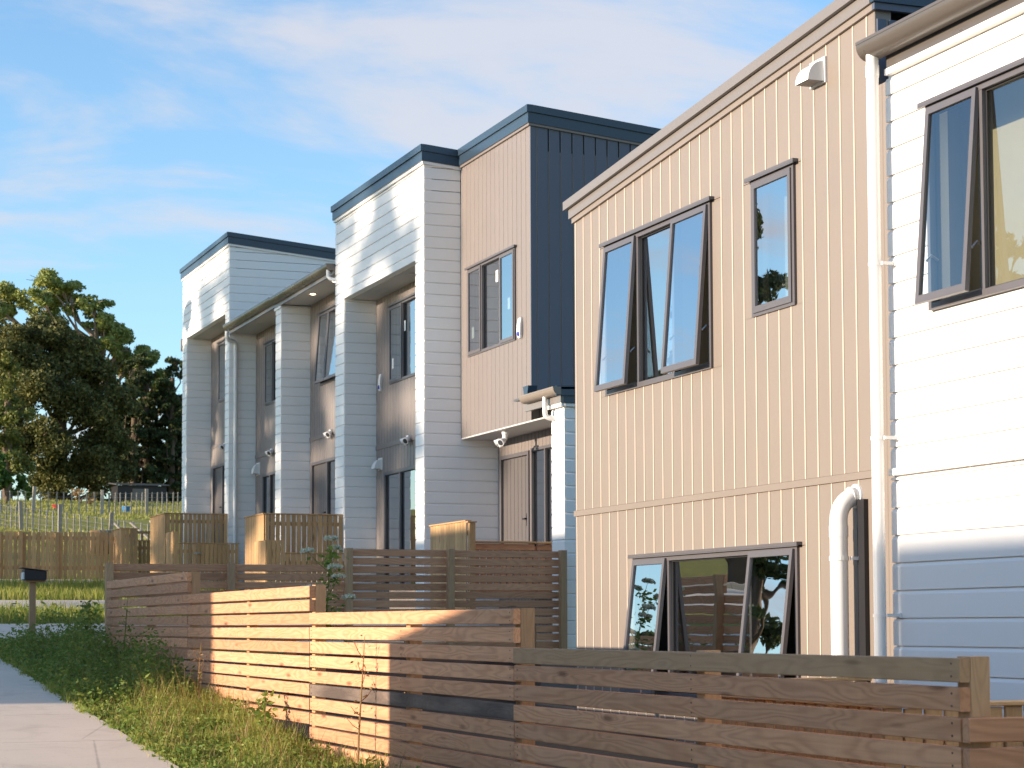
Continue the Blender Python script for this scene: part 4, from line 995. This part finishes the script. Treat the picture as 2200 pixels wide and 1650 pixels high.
farm_fence('distant post and batten farm fence running along the top of the field', [(5.5, 80), (13.6, 80), (19.5, 84)], 2.4, .28, .95, .82, seed=3)
farm_fence('farm fence with grey posts slanting down across the field to the straw bale', [(6.2, 76), (8.9, 66.5), (11.6, 59)], 2.6, .42, 1.0, .75, seed=5)
hb = thing('hay_bale', (9.6, 58.2, G(58.2)), 'pale round straw bale against the slanting farm fence', 'bale')
mb = MB(); mb.tube([(9.35, 58.2, G(58.2)+.33), (9.4, 58.2, G(58.2)+.33), (10.0, 58.2, G(58.2)+.33), (10.05, 58.2, G(58.2)+.33)], [.30, .34, .34, .30], 20); add_smooth_angle(mb.build('bale_body', MA['straw'], hb))
mb = MB(); mb.tube([(9.6, 58.2, G(58.2)+.33), (9.62, 58.2, G(58.2)+.33)], .345, 20); mb.tube([(9.8, 58.2, G(58.2)+.33), (9.82, 58.2, G(58.2)+.33)], .345, 20); mb.build('twine', MA['wire'], hb)
for (a, b) in (((10.1, 58.6), (10.9, 58.2)), ((10.6, 58.9), (11.6, 58.3)), ((11.3, 59.6), (12.0, 58.4))):
    st = thing('stay_pole', (a[0], a[1], G(a[1])), 'pale timber stay pole leaning against the slanting farm fence', 'pole', 'leaning stay poles at the farm fence')
    mb = MB(); mb.tube([(a[0], a[1], G(a[1])+.85), (b[0], b[1], G(b[1])-.05)], [.035, .045], 8); mb.build('pole', MA['greywood'], st)
    mb = MB(); mb.tube([(a[0]-.03, a[1], G(a[1])+.80), (a[0]+.06, a[1]-.03, G(a[1])+.80)], .012, 6); mb.build('tie_wire', MA['wire'], st)

# ================================================================== grass and weeds
def blades(name, xy, zf, hmin, hmax, width, mat, lean=.45, label='grass', cat='grass', hfun=None, kind='stuff'):
    n = len(xy); az = RNG.random(n)*2*np.pi; h = hmin+(hmax-hmin)*RNG.random(n)**1.6
    if hfun is not None: h *= hfun(xy)
    base = np.stack([xy[:, 0], xy[:, 1], zf(xy)], 1)
    d = np.stack([np.cos(az), np.sin(az), np.zeros(n)], 1); s = np.stack([-np.sin(az), np.cos(az), np.zeros(n)], 1)*(width*(.6+.8*RNG.random(n)))[:, None]
    bend = (lean*(.3+RNG.random(n)))[:, None]
    up = np.array([0, 0, 1.0])
    p1 = base+(up*.55+d*bend*.22)*h[:, None]; p2 = base+(up*.95+d*bend*.85)*h[:, None]
    v = np.stack([base-s*.5, base+s*.5, p1+s*.4, p1-s*.4, p2], 1).reshape(-1, 3)
    i = np.arange(n)*5
    me = bpy.data.meshes.new(name); me.vertices.add(5*n); me.vertices.foreach_set('co', v.ravel().astype(np.float32))
    lp = np.stack([i, i+1, i+2, i+3, i+3, i+2, i+4], 1).ravel().astype(np.int32)
    me.loops.add(7*n); me.loops.foreach_set('vertex_index', lp)
    ls = np.stack([np.arange(n)*7, np.arange(n)*7+4], 1).ravel().astype(np.int32); lt = np.tile(np.array([4, 3], np.int32), n)
    me.polygons.add(2*n); me.polygons.foreach_set('loop_start', ls); me.polygons.foreach_set('loop_total', lt)
    me.materials.append(mat); me.update(); me.validate()
    o = bpy.data.objects.new(name, me); COL.objects.link(o); o['kind'] = kind; o['label'] = label; o['category'] = cat
    return o
gzv = np.vectorize(gz)
def zf(xy): return gzv(xy[:, 1])-.02
def scatter(n, x0, x1, y0, y1, clump=0, cr=.12):
    p = np.stack([x0+(x1-x0)*RNG.random(n), y0+(y1-y0)*RNG.random(n)], 1)
    if clump:
        c = np.stack([x0+(x1-x0)*RNG.random(clump), y0+(y1-y0)*RNG.random(clump)], 1)
        k = RNG.integers(0, clump, n//2); p[:n//2] = c[k]+RNG.normal(size=(n//2, 2))*cr
        p[:, 0] = np.clip(p[:, 0], x0-.02, x1); p[:, 1] = np.clip(p[:, 1], y0, y1)
    return p
def hv(xy):   # taller against the fence and in the rank patch further up the verge
    f = np.clip((xy[:, 0]-3.05)/.9, .25, 1.0); g = np.clip((xy[:, 1]-17.5)/3.5, 0, 1)
    w = .5+.5*np.sin(xy[:, 0]*5.1+xy[:, 1]*2.3)*np.sin(xy[:, 1]*3.7-xy[:, 0]*2.2)
    return (.5*f+.4+g*.55*f)*(.55+.75*w)
blades('verge_grass', scatter(46000, 2.98, 4.34, 10.5, 27.6, 520, .06), zf, .06, .30, .007, MA['grass'], label='rank mixed grass on the verge between footpath and slat fence', hfun=hv)
blades('dry_grass', scatter(2600, 3.1, 4.36, 12.0, 26.5, 300, .06), zf, .12, .48, .005, MA['straw'], lean=.6, label='dry straw coloured seed stems among the verge grass', hfun=hv)
blades('bank_grass', scatter(9000, 2.2, 9.5, 33.0, 36.9, 400, .16), zf, .08, .30, .016, MA['grass'], label='tufted grass bank between the two concrete drives')
blades('bank_grass', scatter(13000, 1.5, 9.5, 40.3, 48.2, 500, .2), zf, .08, .32, .02, MA['grass'], label='tufted grass bank below the paling fence')
blades('field_grass', scatter(26000, 5.0, 24, 50.6, 94, 1500, .3), zf,   .05, .18, .035, MA['fieldgrass'], label='short sunlit grass of the sloping field')
def broad_weeds(name, n, x0, x1, y0, y1, zmax, size, mat, label):
    c = scatter(n//14, x0, x1, y0, y1); k = RNG.integers(0, len(c), n)
    t = RNG.random(n); hgt = zmax*(.35+.65*RNG.random(len(c)))
    hh = hv(c); C = np.stack([c[k, 0]+RNG.normal(size=n)*.035, c[k, 1]+RNG.normal(size=n)*.035, gzv(c[k, 1])+.02+t*hgt[k]*hh[k]], 1)
    U = rvec(n); U[:, 2] = U[:, 2]*.5+.25; U /= np.linalg.norm(U, axis=1)[:, None]; V = np.cross(U, rvec(n)); V /= np.linalg.norm(V, axis=1)[:, None]
    s = size*(.5+RNG.random(n))*(1.15-.6*t)
    me = leaf_mesh(name, C, U*s[:, None], V*(s*.5)[:, None], mat); o = bpy.data.objects.new(name, me); COL.objects.link(o); o['kind'] = 'stuff'; o['label'] = label; o['category'] = 'weeds'
broad_weeds('verge_weeds', 17000, 3.02, 4.3, 12.0, 21.0, .20, .030, MA['weed'], 'low broad leaved weeds creeping along the sunlit part of the verge')
broad_weeds('verge_weeds', 18000, 3.04, 4.3, 19.6, 27.6, .42, .034, MA['weed'], 'dense dark broad leaved weeds on the shaded part of the verge')
broad_weeds('bank_weeds', 3000, 3.0, 8.5, 33.0, 36.5, .2, .05, MA['weed'], 'scattered leafy weeds on the near grass bank')
def tall_weed(label, x, y, h, n_br=5, leafy=True, seed=1, flowers=False, mat='weed', lean=(.05, .02)):
    random.seed(seed); z = gz(y)
    root = thing('flowering_weed' if flowers else 'tall_weed', (x, y, z), label, 'plant')
    mb = MB(); st = [(x+lean[0]*t*h, y+lean[1]*t*h+.02*math.sin(t*5), z+t*h) for t in (0, .3, .6, .85, 1)]
    mb.tube(st, [.009, .008, .006, .004, .002], 6); heads = [Vector(st[-1])]; Cs = []
    for k in range(n_br):
        t = .35+.6*k/n_br; p = Vector((x+lean[0]*t*h, y+lean[1]*t*h, z+t*h)); a = random.uniform(0, 6.28); l = h*random.uniform(.09, .2)
        e = p+Vector((math.cos(a)*l*.75, math.sin(a)*l*.75, l*.7)); mb.tube([p, (p+e)/2+Vector((0, 0, -.015)), e], [.004, .003, .002], 5); heads.append(e)
        for q in range(9): Cs.append((p+(e-p)*random.random())+Vector((random.gauss(0, .03), random.gauss(0, .03), random.gauss(0, .03))))
    mb.build('stem', MA['weed' if mat != 'straw' else 'straw'], root)
    if leafy:
        for q in range(int(110*h)): t = random.uniform(.1, .95); Cs.append(Vector((x+lean[0]*t*h+random.gauss(0, .05), y+random.gauss(0, .05), z+t*h)))
    n = len(Cs); C = np.array([tuple(c) for c in Cs])-np.array([x, y, z]); U = rvec(n); U[:, 2] *= .6; V = np.cross(U, rvec(n)); V /= np.linalg.norm(V, axis=1)[:, None]
    s = .035*(.6+RNG.random(n))*(1.0 if leafy else .45); me = leaf_mesh('leaves', C, U*s[:, None], V*(s*.45)[:, None], MA[mat]); o = bpy.data.objects.new('leaves', me); COL.objects.link(o); o.parent = root
    if flowers:
        for e in heads:
            m_ = 140; a = RNG.random(m_)*6.28; rr = .07*np.sqrt(RNG.random(m_)); C = np.stack([e.x+rr*np.cos(a), e.y+rr*np.sin(a), e.z+.02-rr*rr*3+RNG.normal(size=m_)*.006], 1)-np.array([x, y, z])
            U = rvec(m_); V = np.cross(U, rvec(m_)); V /= np.linalg.norm(V, axis=1)[:, None]; me = leaf_mesh('flower_head', C, U*.018, V*.018, MA['flower']); o = bpy.data.objects.new('flower_head', me); COL.objects.link(o); o.parent = root
tall_weed('tall leafy weed with white flower heads growing behind the stepped fence', 5.55, 20.1, 1.62, 8, True, 4, True)
tall_weed('leafy weed with a bright upright top beside the footpath drive', 4.05, 25.4, .78, 6, True, 5)
tall_weed('thin dark stalk weed left of the fence end, in front of the drive', 3.75, 25.0, .62, 4, False, 6)
tall_weed('feathery seeded stalk rising against the shaded end of the long slat fence', 4.18, 23.6, .85, 6, False, 8)
tall_weed('slender dry stalk with seed heads against the sunlit slats beside the shadow edge', 4.22, 14.35, 1.02, 6, False, 9, mat='straw')
tall_weed('pale green broad weed in front of the sunlit fence slats', 4.15, 16.9, .42, 4, True, 10)
tall_weed('reddish dry dock stalk at the edge of the sunlit fence', 4.2, 19.7, .62, 6, False, 12, mat='straw')

# ================================================================== across the street (out of frame: throws the shadows, shows in the panes)
def neighbour(label, x0, x1, y0, y1, z0, z1, winy, mono=0.0):
    root = thing('unseen_neighbour_house', ((x0+x1)/2, (y0+y1)/2, z0), label, 'house')
    mb = MB(); mb.box(x0, x1, y0, y1, z0-.5, z1-.3); mb.build('wall', MA['white'], root)
    mb = MB(); mb.prism([(x0-.2, z1-.3), (x1+.02, z1-.3), (x1+.02, z1), (x0-.2, z1-.2-mono)], 'y', y0-.0, y1+.0); mb.build('roof', MA['roof'], root)
    for y in winy:
        f = MB(); ring(f, 'W', x1, 0, 0, 0, 0, 0, 0, 0) if False else None
        f.box(x1+.001, x1+.04, y-.8, y+.8, z1-2.2, z1-1.0); w = f.build('window', MA['frame'], root)
        f = MB(); f.box(x1+.041, x1+.05, y-.74, y+.74, z1-2.14, z1-1.06); f.build('pane', MA['glass'], w)
neighbour('unseen white house across the lane casting the long shadow over the weedy verge', -20, -12, 20.62, 34.3, gz(27), 5.3, (23, 27, 31))
neighbour('unseen long white house across the lane shading the lower end wall of the white townhouse', -27, -19, -12, 13.1, gz(0), 5.2, (9, 3, -4))
sd_ = thing('shadow_shed', (-5, 13, gz(13)), 'added timber shed across the lane, shaped to shade the slat fence', 'shed')  # added unseen caster, its outline shapes the shadow on the slat fence
mb = MB(); mb.box(-6.3, -4.5, 11.4, 14.36, gz(13)-.2, 1.38); mb.build('wall', MA['wood2'], sd_)
mb = MB(); mb.prism([(-6.4, 1.38), (-4.5, 1.38), (-4.5, 1.46), (-6.4, 1.46)], 'y', 11.4, 14.36, .38, 0.0); mb.build('roof', MA['roof'], sd_)
mb = MB(); mb.box(-4.499, -4.46, 12.4, 13.2, gz(13), .85); mb.build('door', MA['wood4'], sd_)
def shadow_pine(x, y, zt, spread, per, seed, label):
    random.seed(seed); zb = gz(min(y, 60)); bl = []; z = 14.2 if x < -20 else zb+2.5
    while z < zt:
        f = (z-zb)/(zt-zb)
        for q in range(3):
            a = random.uniform(0, 6.28); rr = random.uniform(.3, 1.0)*spread*(1.05-f*.75)
            bl.append((x+rr*math.cos(a), y+rr*math.sin(a), z+random.uniform(-.3, .3), random.uniform(.9, 1.5)*(1.1-f*.5), random.uniform(.3, .5)))
        z += random.uniform(.7, 1.1)
    tree('shadow_pine', label, (x, y, zb), bl, 'leafpine', 'bark', per=per, size=.17 if x < -20 else .09, trunk_r=.12 if x < -20 else .28, fork=.9, limbs=x > -20, dens=40 if x < -20 else 12, group='unseen shade pines across the street')
for i, a in enumerate(((-11, 51, 11.5, 3.2, 900), (-15.5, 45.5, 11, 3.0, 900), (-7.5, 57, 10.5, 2.8, 900))+tuple((-60-4*(k % 3), 35.6+2.5*k, 31+(k % 2), 2.6, (200, 230, 240, 240, 260, 260, 260)[k]) for k in range(7))):  # far row: tall limbless crowns added to thin the sun on the towers
    shadow_pine(*a, 70+i, 'unseen layered dark pine across the street that thins or blocks the sun')

# ================================================================== lift everything to the eye height
for o in COL.objects:
    if o.parent is None and o.type in ('MESH', 'EMPTY'): o.location.z += ZC
